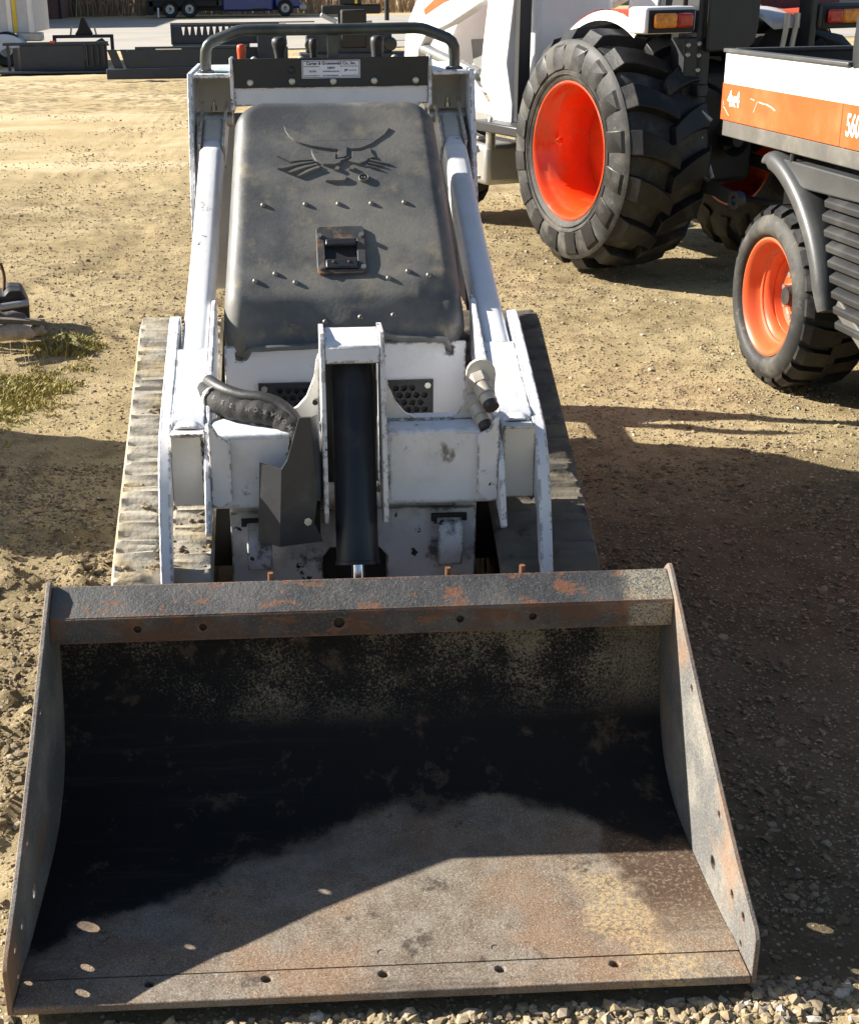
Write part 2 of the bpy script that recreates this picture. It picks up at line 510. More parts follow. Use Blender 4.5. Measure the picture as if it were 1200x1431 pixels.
def text_mesh(txt, size, name, mat, parent, M4, bold=0.0, extrude=0.0, align='CENTER', sx=1.0):
    cu = bpy.data.curves.new(name, 'FONT')
    cu.body = txt
    cu.size = size
    cu.offset = bold
    cu.extrude = extrude
    cu.align_x = align
    cu.align_y = 'CENTER'
    cu.resolution_u = 3
    t = bpy.data.objects.new(name, cu)
    COL.objects.link(t)
    me = bpy.data.meshes.new_from_object(t)
    bpy.data.objects.remove(t)
    me.transform(M4 @ Matrix.Diagonal((sx, 1, 1, 1)))
    me.materials.clear()
    me.materials.append(mat)
    o = bpy.data.objects.new(name, me)
    COL.objects.link(o)
    o.parent = parent
    return o

def basis(o, ex, ey):
    ex = Vector(ex).normalized()
    ey = Vector(ey).normalized()
    ez = ex.cross(ey).normalized()
    m = Matrix((ex, ey, ez)).transposed().to_4x4()
    m.translation = o
    return m

def YZ(x):
    """extrusion map: polygon in (y, z), thickness along +x from x"""
    return lambda a, b, t: (x + t, a, b)
def XZ(y):
    return lambda a, b, t: (a, y + t, b)
def XY(z):
    return lambda a, b, t: (a, b, z + t)

def smooth_path(p, n):
    p = [Vector(q) for q in p]
    out = []
    for i in range(len(p) - 1):
        a, b, c, d_ = p[max(0, i - 1)], p[i], p[i + 1], p[min(len(p) - 1, i + 2)]
        for k in range(n):
            t = k / n
            out.append(.5 * ((2 * b) + (c - a) * t + (2 * a - 5 * b + 4 * c - d_) * t * t + (3 * b - a - 3 * c + d_) * t ** 3))
    out.append(p[-1])
    return out

# ------------------------------------------------------------------ value noise for real relief
def vnoise(x, y, seed):
    xi = np.floor(x).astype(np.int64)
    yi = np.floor(y).astype(np.int64)
    fx = x - xi
    fy = y - yi
    fx = fx * fx * (3 - 2 * fx)
    fy = fy * fy * (3 - 2 * fy)
    def h(a, b):
        n = (a * 374761393 + b * 668265263 + seed * 1442695041) & 0xffffffff
        n = ((n ^ (n >> 13)) * 1274126177) & 0xffffffff
        return ((n ^ (n >> 16)) & 0xffff) / 65535.0
    return (h(xi, yi) * (1 - fx) + h(xi + 1, yi) * fx) * (1 - fy) + (h(xi, yi + 1) * (1 - fx) + h(xi + 1, yi + 1) * fx) * fy

def fbm(x, y, f, seed, oct=4):
    a, t = 0.5, 0.0
    for i in range(oct):
        t = t + a * (vnoise(x * f + 17.3 * i, y * f - 9.1 * i, seed + i) - .5)
        f *= 2.03
        a *= .55
    return t

def sstep(x, a, b):
    t = np.clip((x - a) / (b - a), 0, 1)
    return t * t * (3 - 2 * t)

def ground_z(x, y):
    x = np.asarray(x, float)
    y = np.asarray(y, float)
    z = fbm(x, y, .8, 3, 4) * .045 + fbm(x, y, 5, 9, 4) * .018
    clod = fbm(x, y, 16, 21, 4)
    soil = sstep(-x, .45, .7) * sstep(2.3 - y, 0, .5)          # broken soil on the left of the bucket
    z = z + np.maximum(clod, -.02) * (.024 + .10 * soil)
    rut = np.exp(-((x + .93 + .25 * (y - 1.2)) / .09) ** 2) * sstep(2.4 - y, 0, .4)
    z = z - .02 * rut
    # curved tyre tracks on the left, with bar marks
    for cx_, cy2, rr_ in ((-3.3, 6.6, 2.25), (-3.3, 6.6, 3.35)):
        q = np.hypot(x - cx_, y - cy2)
        an = np.arctan2(y - cy2, x - cx_)
        band = np.exp(-((q - rr_) / .11) ** 4) * (x < .2) * (y > 4.2)
        z = z - band * (.012 + .011 * np.cos(an * rr_ * 42 + (q - rr_) * 14))
    rough = sstep(y, 12, 20)
    z = z + fbm(x, y, 2.2, 33, 3) * .05 * rough * (1 - sstep(y, 24, 30))
    z = z - .028 + .019 * sstep(-y, -.06, .02) * sstep(y, -.6, -.35)
    # wheel and track contact areas stay at or just under zero
    flat = sstep(x, -.68, -.52) * sstep(-x, -.70, -.54) * sstep(y, -.03, .05) * sstep(-y, -3.1, -2.9)
    z = z * (1 - flat) + (-.012) * flat
    return z * (1 - .75 * sstep(y, 26, 34))

# ------------------------------------------------------------------ ground
def axis_pts(lo, fine0, fine1, hi, step, grow):
    a = list(np.arange(fine0, fine1, step))
    s = step
    p = fine1
    while p < hi:
        a.append(p)
        s *= grow
        p += s
    a.append(hi)
    s = step
    p = fine0
    b = []
    while p > lo:
        s *= grow
        p -= s
        b.append(p)
    return np.array(sorted(b + a))

def ground_material():
    m, nt, bs = newmat('gravel_and_sandy_soil')
    L = nt.links
    tc = nd(nt, 'ShaderNodeTexCoord').outputs['Object']
    sep = nd(nt, 'ShaderNodeSeparateXYZ')
    L.new(tc, sep.inputs[0])
    x, y = sep.outputs[0], sep.outputs[1]
    n1 = noise(nt, tc, 1.1, 7, .62)
    n2 = noise(nt, tc, 7, 8, .68, off=3)
    n3 = noise(nt, tc, 90, 5, .75, off=6)
    c = mix(nt, ramp(nt, n1, .36, .64), (.295, .226, .116), (.41, .325, .18))
    c = mix(nt, ramp(nt, n2, .46, .66, 0, .8), c, (.19, .140, .07))
    # soil: dark around the loader, shadow tone painted in, pale sand farther out
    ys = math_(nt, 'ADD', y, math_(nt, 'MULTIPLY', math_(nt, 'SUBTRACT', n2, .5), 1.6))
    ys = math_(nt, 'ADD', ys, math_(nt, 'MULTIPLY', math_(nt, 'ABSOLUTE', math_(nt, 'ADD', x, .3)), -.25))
    shade_soil = math_(nt, 'MULTIPLY', ramp(nt, ys, 2.3, 1.5), ramp(nt, y, -.12, .08))
    shade_soil = math_(nt, 'MULTIPLY', shade_soil, ramp(nt, x, -.7, -.3, .35, 1))
    c = mix(nt, math_(nt, 'MULTIPLY', shade_soil, .85), c, mix(nt, ramp(nt, n2, .4, .6), (.078, .062, .040), (.135, .11, .075)))
    far = ramp(nt, math_(nt, 'ADD', y, math_(nt, 'MULTIPLY', math_(nt, 'SUBTRACT', n1, .5), 5)), 7.5, 11)
    c = mix(nt, math_(nt, 'MULTIPLY', far, .8), c, mix(nt, ramp(nt, noise(nt, tc, .9, 8, .7, stretch=(.35, 1, 1)), .42, .62), (.47, .36, .19), (.64, .52, .33)))
    mess = math_(nt, 'MULTIPLY', ramp(nt, y, 14.5, 16), ramp(nt, y, 22.5, 21))
    c = mix(nt, math_(nt, 'MULTIPLY', mess, ramp(nt, n2, .48, .58, 0, .8)), c, (.17, .125, .07))
    # embedded fine stones
    v = nd(nt, 'ShaderNodeTexVoronoi')
    v.inputs['Scale'].default_value = 95
    L.new(tc, v.inputs['Vector'])
    hsv = nd(nt, 'ShaderNodeSeparateColor')
    L.new(v.outputs['Color'], hsv.inputs[0])
    stone = math_(nt, 'MULTIPLY', ramp(nt, v.outputs['Distance'], .42, .30), ramp(nt, hsv.outputs[0], .5, .6))
    near = ramp(nt, y, 16, 6)
    sc = mix(nt, hsv.outputs[1], (.24, .18, .11), (.58, .49, .35))
    c = mix(nt, math_(nt, 'MULTIPLY', math_(nt, 'MULTIPLY', stone, near), .7), c, sc)
    c = mix(nt, ramp(nt, n3, .55, .75, 0, .55), c, (.14, .10, .06))
    c = mix(nt, ramp(nt, n3, .42, .28, 0, .5), c, (.60, .50, .34))
    L.new(c, bs.inputs['Base Color'])
    bs.inputs['Roughness'].default_value = .95
    bs.inputs['Specular IOR Level'].default_value = .15
    b = nd(nt, 'ShaderNodeBump')
    b.inputs['Distance'].default_value = .008
    h = math_(nt, 'ADD', math_(nt, 'MULTIPLY', n3, .7), math_(nt, 'ADD', math_(nt, 'MULTIPLY', stone, .5), math_(nt, 'MULTIPLY', n2, 1.5)))
    L.new(h, b.inputs['Height'])
    L.new(b.outputs[0], bs.inputs['Normal'])
    return m

gx = axis_pts(-420, -1.9, 3.0, 420, .022, 1.09)
gy = axis_pts(-60, -.7, 4.6, 700, .022, 1.025)
GX, GY = np.meshgrid(gx, gy)
GZ = ground_z(GX, GY)
nx, ny = len(gx), len(gy)
me = bpy.data.meshes.new('ground')
co = np.stack([GX, GY, GZ], -1).reshape(-1, 3)
ii = np.arange((ny - 1) * (nx - 1))
r0 = ii // (nx - 1) * nx + ii % (nx - 1)
quads = np.stack([r0, r0 + 1, r0 + nx + 1, r0 + nx], 1)
def fast_mesh(me, co, faces):
    k = faces.shape[1]
    me.vertices.add(len(co))
    me.vertices.foreach_set('co', co.astype(np.float32).ravel())
    me.loops.add(faces.size)
    me.loops.foreach_set('vertex_index', faces.astype(np.int32).ravel())
    me.polygons.add(len(faces))
    me.polygons.foreach_set('loop_start', np.arange(0, faces.size, k, dtype=np.int32))
    me.update(calc_edges=True)
    me.validate()
fast_mesh(me, co, quads)
me.polygons.foreach_set('use_smooth', [True] * len(me.polygons))
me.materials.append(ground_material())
ground = bpy.data.objects.new('ground', me)
COL.objects.link(ground)
tag(ground, kind='structure')

# pale asphalt yard road far behind, a sheet above the ground
M['asphalt'] = surf('pale_yard_asphalt', (.36, .335, .30), .9, var=.12, vscale=.4, dirt=((.42, .36, .27), .5, .45, .7, .7))
road = MB()
road.v = []
K = 24
pts = [(-60 + 120 * i / K, 31.5 + 1.2 * math.sin(i * .9)) for i in range(K + 1)] + [(60 - 120 * i / K, 57 + 1.0 * math.sin(i * 1.3)) for i in range(K + 1)]
road.prism(pts, XY(0.0), .004, .006)
ro = road.build('road', M['asphalt'], smooth=False)
tag(ro, kind='structure')

# gravel: one mesh of real pebbles
def ico():
    bm = bmesh.new()
    bmesh.ops.create_icosphere(bm, subdivisions=1, radius=1)
    v = np.array([q.co[:] for q in bm.verts])
    f = np.array([[w.index for w in q.verts] for q in bm.faces])
    bm.free()
    return v, f
IV, IF = ico()
def pebbles(name, xs, ys, sz, mat, sink=.34):
    n = len(xs)
    zs = ground_z(xs, ys)
    base = np.stack([IV * rng.uniform(.55, 1.3, (len(IV), 1)) for _ in range(16)])
    v = base[rng.integers(0, 16, n)]
    sc = np.stack([rng.uniform(.75, 1.35, n), rng.uniform(.65, 1.0, n), rng.uniform(.45, .8, n)], 1) * sz[:, None]
    v = v * sc[:, None, :]
    a = rng.uniform(0, 2 * PI, n)
    t = rng.normal(0, .3, n)
    ca, sa, ct, st = np.cos(a), np.sin(a), np.cos(t), np.sin(t)
    x, y, z = v[..., 0], v[..., 1], v[..., 2]
    y, z = y * ct[:, None] - z * st[:, None], y * st[:, None] + z * ct[:, None]
    x, y = x * ca[:, None] - y * sa[:, None], x * sa[:, None] + y * ca[:, None]
    z = z + (zs + sz * .5 * (1 - sink * 2))[:, None]
    co = np.stack([x + xs[:, None], y + ys[:, None], z], -1).reshape(-1, 3)
    fs = (IF[None] + (np.arange(n) * len(IV))[:, None, None]).reshape(-1, 3)
    me = bpy.data.meshes.new(name)
    fast_mesh(me, co, fs)
    me.polygons.foreach_set('use_smooth', [False] * len(fs))
    me.materials.append(mat)
    o = bpy.data.objects.new(name, me)
    COL.objects.link(o)
    return tag(o, kind='stuff')

def pebble_mat(name, stops):
    m, nt, bs = newmat(name)
    g = nd(nt, 'ShaderNodeNewGeometry')
    cr_ = nd(nt, 'ShaderNodeValToRGB')
    cr_.color_ramp.interpolation = 'CONSTANT'
    e = cr_.color_ramp.elements
    while len(e) < len(stops):
        e.new(.5)
    for i, (p, c) in enumerate(stops):
        e[i].position = p
        e[i].color = (*c, 1)
    nt.links.new(g.outputs['Random Per Island'], cr_.inputs[0])
    tc = nd(nt, 'ShaderNodeTexCoord').outputs['Object']
    n = noise(nt, tc, 160, 4, .6)
    c = mix(nt, ramp(nt, n, .3, .7, 0, .5), cr_.outputs[0], (.22, .17, .11))
    nt.links.new(c, bs.inputs['Base Color'])
    bs.inputs['Roughness'].default_value = .85
    bs.inputs['Specular IOR Level'].default_value = .25
    return m
PM = pebble_mat('mixed_pebbles', [(0, (.31, .245, .145)), (.3, (.24, .185, .11)), (.5, (.37, .295, .19)), (.68, (.29, .24, .18)), (.8, (.44, .365, .26)), (.9, (.16, .122, .085)), (.95, (.53, .48, .41))])
SM = pebble_mat('soil_crumbs', [(0, (.21, .155, .09)), (.35, (.15, .11, .065)), (.65, (.25, .19, .12)), (.9, (.34, .28, .19))])

def keep_out(x, y):
    under = (np.abs(x) < .56) & (y > -.01) & (y < 3.0)
    return ~under
# front strip before the cutting edge
n = 22000
x = rng.uniform(-.9, 1.15, n)
y = rng.uniform(-.42, .03, n)
k = keep_out(x, y) & (fbm(x, y, 4, 77, 3) + rng.uniform(-.25, .25, n) + .12 + .25 * ((x > -.45) & (x < .52)) > 0)
pebbles('gravel', x[k], y[k], np.clip(rng.lognormal(-5.3, .5, k.sum()), .002, .014), PM)
# middle ground on both sides of the loader
n = 190000
u = rng.uniform(0, 1, n)
y = .2 + 15.0 * u ** 1.9
x = rng.uniform(-1.0, 1.0, n) * (1.15 + .26 * y) + .18 + .03 * y
d = fbm(x, y, 1.6, 55, 4)
soilm = (y < 1.9 + .4 * d)
k = keep_out(x, y) & (d + rng.uniform(-.3, .3, n) > -.06 + .35 * np.clip((y - 6) / 8, 0, 1)) & ~(soilm & (rng.uniform(0, 1, n) < .8))
pebbles('gravel', x[k], y[k], np.clip(rng.lognormal(-5.85, .42, k.sum()) * (1 + .07 * y[k]), .002, .015), PM)
# crumbs and clods of broken soil
n = 42000
y = rng.uniform(-.45, 2.6, n)
x = np.where(rng.uniform(0, 1, n) < .6, rng.uniform(-1.35, -.5, n), rng.uniform(.5, 1.6, n))
k = keep_out(x, y) & (fbm(x, y, 3.5, 91, 4) + rng.uniform(-.2, .2, n) > .02)
pebbles('soil_crumbs', x[k], y[k], np.clip(rng.lognormal(-5.5, .5, k.sum()), .002, .014), SM)

# ================================================================== compact track loader
LO = Vector((0, 1.4, 0))
ld = empty('compact_track_loader', LO)
tag(ld, 'white and black compact track loader with a rusty steel bucket on the ground', 'track loader')
def P(mb, name, mat, parent=ld, **k):
    return mb.build(name, mat, parent, off=LO, **k)

# ---- chassis
mb = MB()
prof = [(.95, .20), (.95, .43), (1.0, .475), (1.304, .48), (1.304, .655), (1.34, .665), (2.42, .70), (2.42, .16), (1.05, .14)]
mb.prism(prof, YZ(-.252), 0, .504)
P(mb, 'chassis', M['white_dirty'], bevel=.012, seg=3)
# front panel above the cross member, slightly proud, with keyhole slots at the top corners
mb = MB()
def slot(cx, cz):
    return [(cx - .008, cz - .012), (cx + .008, cz - .012), (cx + .009, cz + .006), (cx, cz + .012), (cx - .009, cz + .006)]
mb.prism([(-.2665, .4805), (.2665, .4805), (.2665, .681), (-.2665, .681)], XZ(1.292), 0, .009, holes=[slot(-.234, .660), slot(.230, .662)])
P(mb, 'front_panel', M['white'], bevel=.003)
# lower front plate with a dark opening behind the cylinder
mb = MB()
mb.prism([(-.250, .19), (-.250, .426), (-.05, .430), (.05, .430), (.247, .426), (.247, .19), (.066, .19), (.066, .325), (.05, .345), (-.05, .345), (-.066, .325), (-.066, .19)], XZ(.936), 0, .011)
P(mb, 'lower_front_plate', M['white_dirty'], bevel=.003)
mb = MB()
mb.box((-.064, .9475, .19), (.064, .949, .343))
P(mb, 'opening_shadow_plate', M['dark'])
# hooks on the lower plate
for sx in (-1, 1):
    mb = MB()
    cx = .192 * sx
    mb.tube([(cx, .930, .405), (cx, .912, .400), (cx, .898, .378), (cx, .897, .345), (cx, .905, .318), (cx, .932, .312)], .5, 4, sq=(.104, .018, .1))
    h = P(mb, 'tow_hook', M['white_dirty'], bevel=.003)
    mb = MB()
    mb.box((cx - .036, .928, .400), (cx + .036, .9345, .416))
    P(mb, 'hook_slot', M['dark'], parent=h)

# grilles
for sx in (-1, 1):
    mb = MB()
    x0, x1 = .068, .194
    holes = []
    for r in range(4):
        for c in range(6):
            hx = x0 + .014 + c * .0185 + (r % 2) * .00925
            hz = .5285 + r * .0168
            if hx < x1 - .012 and not (hx > x1 - .03 and r == 3):
                holes.append(circle(hx, hz, .0070, 8))
    if sx < 0:
        holes = [[(-a, b) for a, b in reversed(h)] for h in holes]
    xs = sorted((x0 * sx, x1 * sx))
    mb.prism([(xs[0], .515), (xs[1], .515), (xs[1], .5965), (xs[0], .5965)], XZ(1.284), 0, .007, holes=holes)
    g = P(mb, 'air_grille', M['black'])
    mb = MB()
    mb.box((xs[0] + .004, 1.2912, .518), (xs[1] - .004, 1.2916, .594))
    P(mb, 'grille_backing', M['dark'], parent=g)
    mb = MB()
    mb.hexbolt((x1 * sx - .013 * sx, 1.285, .585), (0, -1, 0), .0075, .006)
    P(mb, 'bolt', M['steel'], parent=g)

# ---- rear engine body and added platform, out of the lens, shaped for the shadows they cast
mb = MB()
mb.prism([(2.425, .26), (2.425, .98), (2.5, 1.0), (2.74, .75), (2.91, .57), (2.91, .30)], YZ(-.30), 0, .60)
P(mb, 'rear_body', M['white_dirty'], bevel=.015)
mb = MB()
mb.box((-.35, 3.28, .33), (.35, 3.31, .66))
for sx in (-1, 1):
    mb.bar((sx * .27, 2.905, .36), (sx * .27, 3.285, .36), .04, .05)
    mb.box((sx * .27 - .07, 3.285, .66), (sx * .27 + .07, 3.305, 1.0))
P(mb, 'rear_shadow_platform', M['black'], bevel=.006)

# ---- hood
TH = math.atan2(.384, .486)
HN = Vector((0, -math.sin(TH), math.cos(TH)))
HD = Vector((0, math.cos(TH), math.sin(TH)))
HP = Vector((0, 1.29, .76))
def hood_pt(x, s, h=0.0):
    return Vector((x, 0, 0)) + HP + HD * s + HN * h
# path of the hood surface in the (y, z) plane, from the bottom edge up
def hood_path(t):
    """t = distance from the bottom edge; returns point and normal"""
    key = [(0, 1.268, .684), (.018, 1.276, .692), (.035, 1.281, .707), (.085, 1.300, .752), (.118, 1.317, .781), (.150, 1.343, .8025), (.20, 1.382, .8327), (.766, 1.826, 1.1835)]
    for i in range(len(key) - 1):
        if t <= key[i + 1][0] or i == len(key) - 2:
            f = (t - key[i][0]) / (key[i + 1][0] - key[i][0])
            return key[i][1] + f * (key[i + 1][1] - key[i][1]), key[i][2] + f * (key[i + 1][2] - key[i][2])
TOT = .742
NA, NB = 96, 130
rows = []
rr = .042
def hood_half(t):
    return .2685 - .030 * (t / TOT) ** 1.1
# smoothed path samples
ts = [TOT * (i / (NB - 1)) for i in range(NB)]
pp = np.array([hood_path(t) for t in ts])
for _ in range(5):
    pp[1:-1] = .25 * pp[:-2] + .5 * pp[1:-1] + .25 * pp[2:]
tang = np.gradient(pp, axis=0)
tang /= np.linalg.norm(tang, axis=1)[:, None]
V = []
hr = random.Random(3)
for j, t in enumerate(ts):
    w = hood_half(t)
    for i in range(NA + 1):
        a = -1 + 2 * i / NA
        a = math.copysign(1 - (1 - abs(a)) ** 1.35, a)
        x = a * w
        # rounded-rectangle distance to the outline (top corners generous, bottom corners small)
        R = .075 if t > TOT / 2 else .05
        qx = abs(x) - (w - R)
        qt = (t - (TOT - R)) if t > TOT / 2 else (R - t)
        if qx > 0 and qt > 0:
            L = math.hypot(qx, qt)
            if L > R:
                x = math.copysign((w - R) + qx * R / L, x)
                tt = (TOT - R) + qt * R / L if t > TOT / 2 else R - qt * R / L
            else:
                tt = t
            d = max(0.0, R - L)
        else:
            tt = t
            d = min(w - abs(x), (TOT - t) if t > TOT / 2 else 9)
            d = max(d, 0)
        k = tt / TOT * (NB - 1)
        k0 = min(int(k), NB - 2)
        f = k - k0
        y_, z_ = pp[k0] * (1 - f) + pp[k0 + 1] * f
        ty, tz = tang[k0]
        edge = min(d / rr, 1.0)
        h = -.050 * (1 - math.sqrt(max(0, 1 - (1 - edge) ** 2)))
        # dents and waviness of the moulded skin
        if tt < .18:
            h += (.0035 * math.sin(x * 21 + .7) + .0018 * math.sin(x * 47 + 2)) * (1 - tt / .18)
            if x > .17:
                h -= .014 * math.exp(-((x - .235) / .04) ** 2 - ((tt - .13) / .03) ** 2)
        h += .0015 * math.sin(tt * 23 + x * 9)
        h += .003 * math.exp(-((tt - .165) / .03) ** 2) * (.6 + .4 * math.sin(x * 17))
        if abs(tt - .035) < .05:
            h -= .004 * math.exp(-((tt - .03) / .012) ** 2)
        lift = .022 * math.exp(-((x - .035) / .055) ** 4) * max(0, 1 - tt / .10) + .008 * max(0, min(1, (x - .03) / .05)) * max(0, 1 - tt / .08) - .005 * max(0, min(1, (-.08 - x) / .1)) * max(0, 1 - tt / .08)
        V.append((x, y_ - tz * h, z_ + ty * h + lift))
F = []
for j in range(NB - 1):
    for i in range(NA):
        b = j * (NA + 1) + i
        F.append((b, b + 1, b + NA + 2, b + NA + 1))
# skirt pointing inward round the whole edge
n0 = len(V)
ring = [i for i in range(NA + 1)] + [j * (NA + 1) + NA for j in range(1, NB)] + [(NB - 1) * (NA + 1) + i for i in range(NA - 1, -1, -1)] + [j * (NA + 1) for j in range(NB - 2, 0, -1)]
for q in ring:
    x, y_, z_ = V[q]
    V.append((x * .985, y_ + .030, z_ - (.038 if q > NA else -.004)))
m_ = len(ring)
for k in range(m_):
    F.append((ring[k], n0 + k, n0 + (k + 1) % m_, ring[(k + 1) % m_]))
mb = MB()
mb.add(V, F)
hood = mb.build('hood', M['hood'], ld, off=LO, ang=50)
# rolled edge along the bottom of the hood
mb = MB()
mb.tube([Vector(V[i]) + Vector((0, -.004, .003)) for i in range(4, NA - 3, 3)], .0068, 8)
P(mb, 'hood_edge_roll', M['hood_edge'], parent=hood)

# embossed cat-head emblem, raised from the hood
EMB = [[(-0.1227, 0.5536), (-0.106, 0.5426), (-0.0836, 0.5303), (-0.0611, 0.5255), (-0.0104, 0.5219), (0.046, 0.5174), (0.0708, 0.5031), (0.0942, 0.5201), (0.1212, 0.547), (0.1282, 0.5397), (0.1169, 0.5196), (0.099, 0.5024), (0.0813, 0.4873), (0.0553, 0.4737), (0.0342, 0.4723), (0.0245, 0.4771), (0.0235, 0.4522), (0.0149, 0.4463), (-0.0008, 0.4444), (0.0024, 0.4719), (-0.0288, 0.4773), (-0.0622, 0.4851), (-0.0942, 0.4982), (-0.1107, 0.5153), (-0.1202, 0.5351)], [(-0.0597, 0.4765), (-0.0488, 0.4636), (-0.0125, 0.4608), (-0.0018, 0.4636), (-0.0032, 0.4422), (0.0232, 0.4453), (0.0309, 0.4539), (0.0295, 0.4475), (0.0089, 0.4354), (0.0081, 0.4305), (-0.0055, 0.4243), (-0.0333, 0.4251), (-0.0469, 0.4349), (-0.0536, 0.4446), (-0.0595, 0.4619)], [(0.0353, 0.4665), (0.0549, 0.466), (0.0801, 0.4758), (0.0826, 0.4584), (0.0904, 0.4459), (0.0733, 0.4395), (0.0673, 0.432), (0.0503, 0.4248), (0.031, 0.431), (0.0239, 0.435), (0.0338, 0.4451)], [(-0.1398, 0.4555), (-0.1329, 0.453), (-0.1108, 0.4395), (-0.0857, 0.4442), (-0.0564, 0.4443), (-0.0557, 0.4404), (-0.0858, 0.4374), (-0.1095, 0.4342)], [(-0.1404, 0.4157), (-0.1138, 0.429), (-0.0859, 0.4351), (-0.0566, 0.4374), (-0.0525, 0.4335), (-0.0861, 0.426), (-0.128, 0.4135)], [(-0.1198, 0.4027), (-0.0974, 0.4172), (-0.075, 0.425), (-0.0481, 0.4304), (-0.0444, 0.4257), (-0.0753, 0.4148), (-0.1088, 0.4009)], [(-0.0974, 0.3901), (-0.0754, 0.4091), (-0.0445, 0.4234), (-0.0386, 0.4165), (-0.0588, 0.4072), (-0.0869, 0.3899)], [(0.0761, 0.4402), (0.1229, 0.4257), (0.1215, 0.4211), (0.0759, 0.4348)], [(0.0729, 0.4311), (0.1085, 0.4188), (0.1072, 0.4151), (0.0721, 0.4266)], [(0.0669, 0.4229), (0.0983, 0.4104), (0.0967, 0.4066), (0.0661, 0.4184)], [(-0.0094, 0.4093), (-0.0057, 0.4187), (0.0014, 0.4215), (0.0069, 0.4127), (0.0028, 0.4071), (-0.0034, 0.4058)], [(0.0245, 0.4088), (0.0291, 0.4186), (0.0361, 0.4206), (0.0419, 0.4118), (0.0361, 0.4063)], [(-0.0369, 0.38), (-0.0344, 0.3893), (-0.0259, 0.3954), (-0.0148, 0.397), (0.0101, 0.3956), (0.0196, 0.3898), (0.0212, 0.3822), (0.0176, 0.3748), (0.0064, 0.3725), (-0.0294, 0.3734)]]
mb = MB()
for poly in EMB:
    # a raised piece with sloping flanks
    c = [sum(p[k] for p in poly) / len(poly) for k in (0, 1)]
    n_ = len(poly)
    loops = [[Vector((a, b, 0)) for a, b in poly]]
    tr = tessellate_polygon(loops)
    # inward offset by edge normals
    area = sum(poly[i][0] * poly[(i + 1) % n_][1] - poly[(i + 1) % n_][0] * poly[i][1] for i in range(n_))
    sg = 1 if area > 0 else -1
    top = []
    for i in range(n_):
        p0, p1, p2 = Vector(poly[i - 1]), Vector(poly[i]), Vector(poly[(i + 1) % n_])
        e1 = (p1 - p0).normalized()
        e2 = (p2 - p1).normalized()
        nn = (Vector((-e1.y, e1.x)) + Vector((-e2.y, e2.x))) * sg
        if nn.length > 1e-4:
            nn.normalize()
        top.append(p1 + nn * .0018)
    vs = [hood_pt(a, b, -.002) for a, b in poly] + [hood_pt(p.x, p.y, .0042) for p in top]
    fs = [tuple(i + n_ for i in t) for t in tr] + [(i, (i + 1) % n_, (i + 1) % n_ + n_, i + n_) for i in range(n_)]
    mb.add(vs, fs)
P(mb, 'embossed_emblem', M['hood'], parent=hood, ang=25)
mb = MB()
bc = hood_pt(.0590, .383, .0)
mb.lathe([(-.002, .0125), (.004, .0118), (.0048, .0108), (.0042, .0096), (.0006, .0092), (.0006, .0004)], bc, HN, 20)
for dx in (-.0035, .0035):
    mb.dome(bc + Vector((dx, 0, 0)), HN, .0030, .0045, 8)
bo = P(mb, 'round_badge', M['hood'], parent=hood)

# rivets
mb = MB()
mb.lathe([(-.002, .0068), (.0015, .0064), (.0042, .0050), (.0056, .0028), (.0054, .0018), (.003, .0012), (.003, .0002)], (0, 0, 0), (0, 0, 1), 10)
rv0 = mb.build('rivet', M['rivet'], hood)
from mathutils.bvhtree import BVHTree
bvh = BVHTree.FromPolygons([Vector(p) for p in V], F)
def on_hood(p, n):
    hit = bvh.ray_cast(p + n * .1, -n)
    return (hit[0], hit[1]) if hit[0] else (p, n)
rq = HN.to_track_quat('Z', 'Y').to_euler()
rv0.rotation_euler = rq
spots = [(-.1739, .3035), (-.0776, .3032), (-.0022, .3034), (.0732, .3036), (.149, .306), (-.1491, .1002), (-.1934, .0791), (-.1054, .0746), (.1441, .1001), (.1001, .0809), (.1895, .0886)]
for i, (a, b) in enumerate(spots):
    o = rv0 if i == 0 else dup(rv0)
    q, qn = on_hood(hood_pt(a, b), HN)
    o.location = q - LO
low = Vector((0, -.92, .38)).normalized()
for a, z_ in ((-.113, .726), (-.043, .731), (.034, .738), (.106, .741)):
    o = dup(rv0)
    yy = 1.281 + (z_ - .707) * .42
    q, qn = on_hood(Vector((a, yy, z_)), low)
    o.location = q - LO
    o.rotation_euler = low.to_track_quat('Z', 'Y').to_euler()

# latch
def hprism(mb, poly, h0, h1, holes=()):
    return mb.prism(poly, lambda a, b, t: hood_pt(a, b, t), h0, h1, holes=holes)
mb = MB()
hprism(mb, [(-.056, .100), (-.050, .094), (.046, .094), (.052, .100), (.052, .224), (.046, .231), (-.050, .231), (-.056, .224)], .0, .0075,
       holes=[[(-.038, .105), (-.038, .193), (.034, .193), (.034, .105)]])
latch = P(mb, 'latch_plate', surf('rust_stained_latch_plate', (.055, .055, .055), .5, var=.3, vscale=25, dirt=[((.22, .11, .045), 26, .52, .64, .85), ((.2, .17, .12), 12, .5, .8, .6)], bump=(90, .0006)), parent=hood, bevel=.0015)
mb = MB()
hprism(mb, [(-.0375, .1055), (-.0375, .1925), (.0335, .1925), (.0335, .1055)], .0004, .0012)
P(mb, 'latch_recess', M['dark'], parent=hood)
mb = MB()
mb.obox(hood_pt(-.002, .181, .006), (.068, .018, .014), Matrix((Vector((1, 0, 0)), HD, HN)).transposed())
mb.obox(hood_pt(-.002, .119, .006), (.070, .025, .013), Matrix((Vector((1, 0, 0)), HD, HN)).transposed())
P(mb, 'latch_handle', M['black'], parent=hood, bevel=.003)
mb = MB()
for a in (-.020, .014):
    mb = MB()
    mb.dome(hood_pt(a, .122, .0120), HN, .0035, .003, 8)
    P(mb, 'latch_pin', M['rust'], parent=hood)
mb = MB()
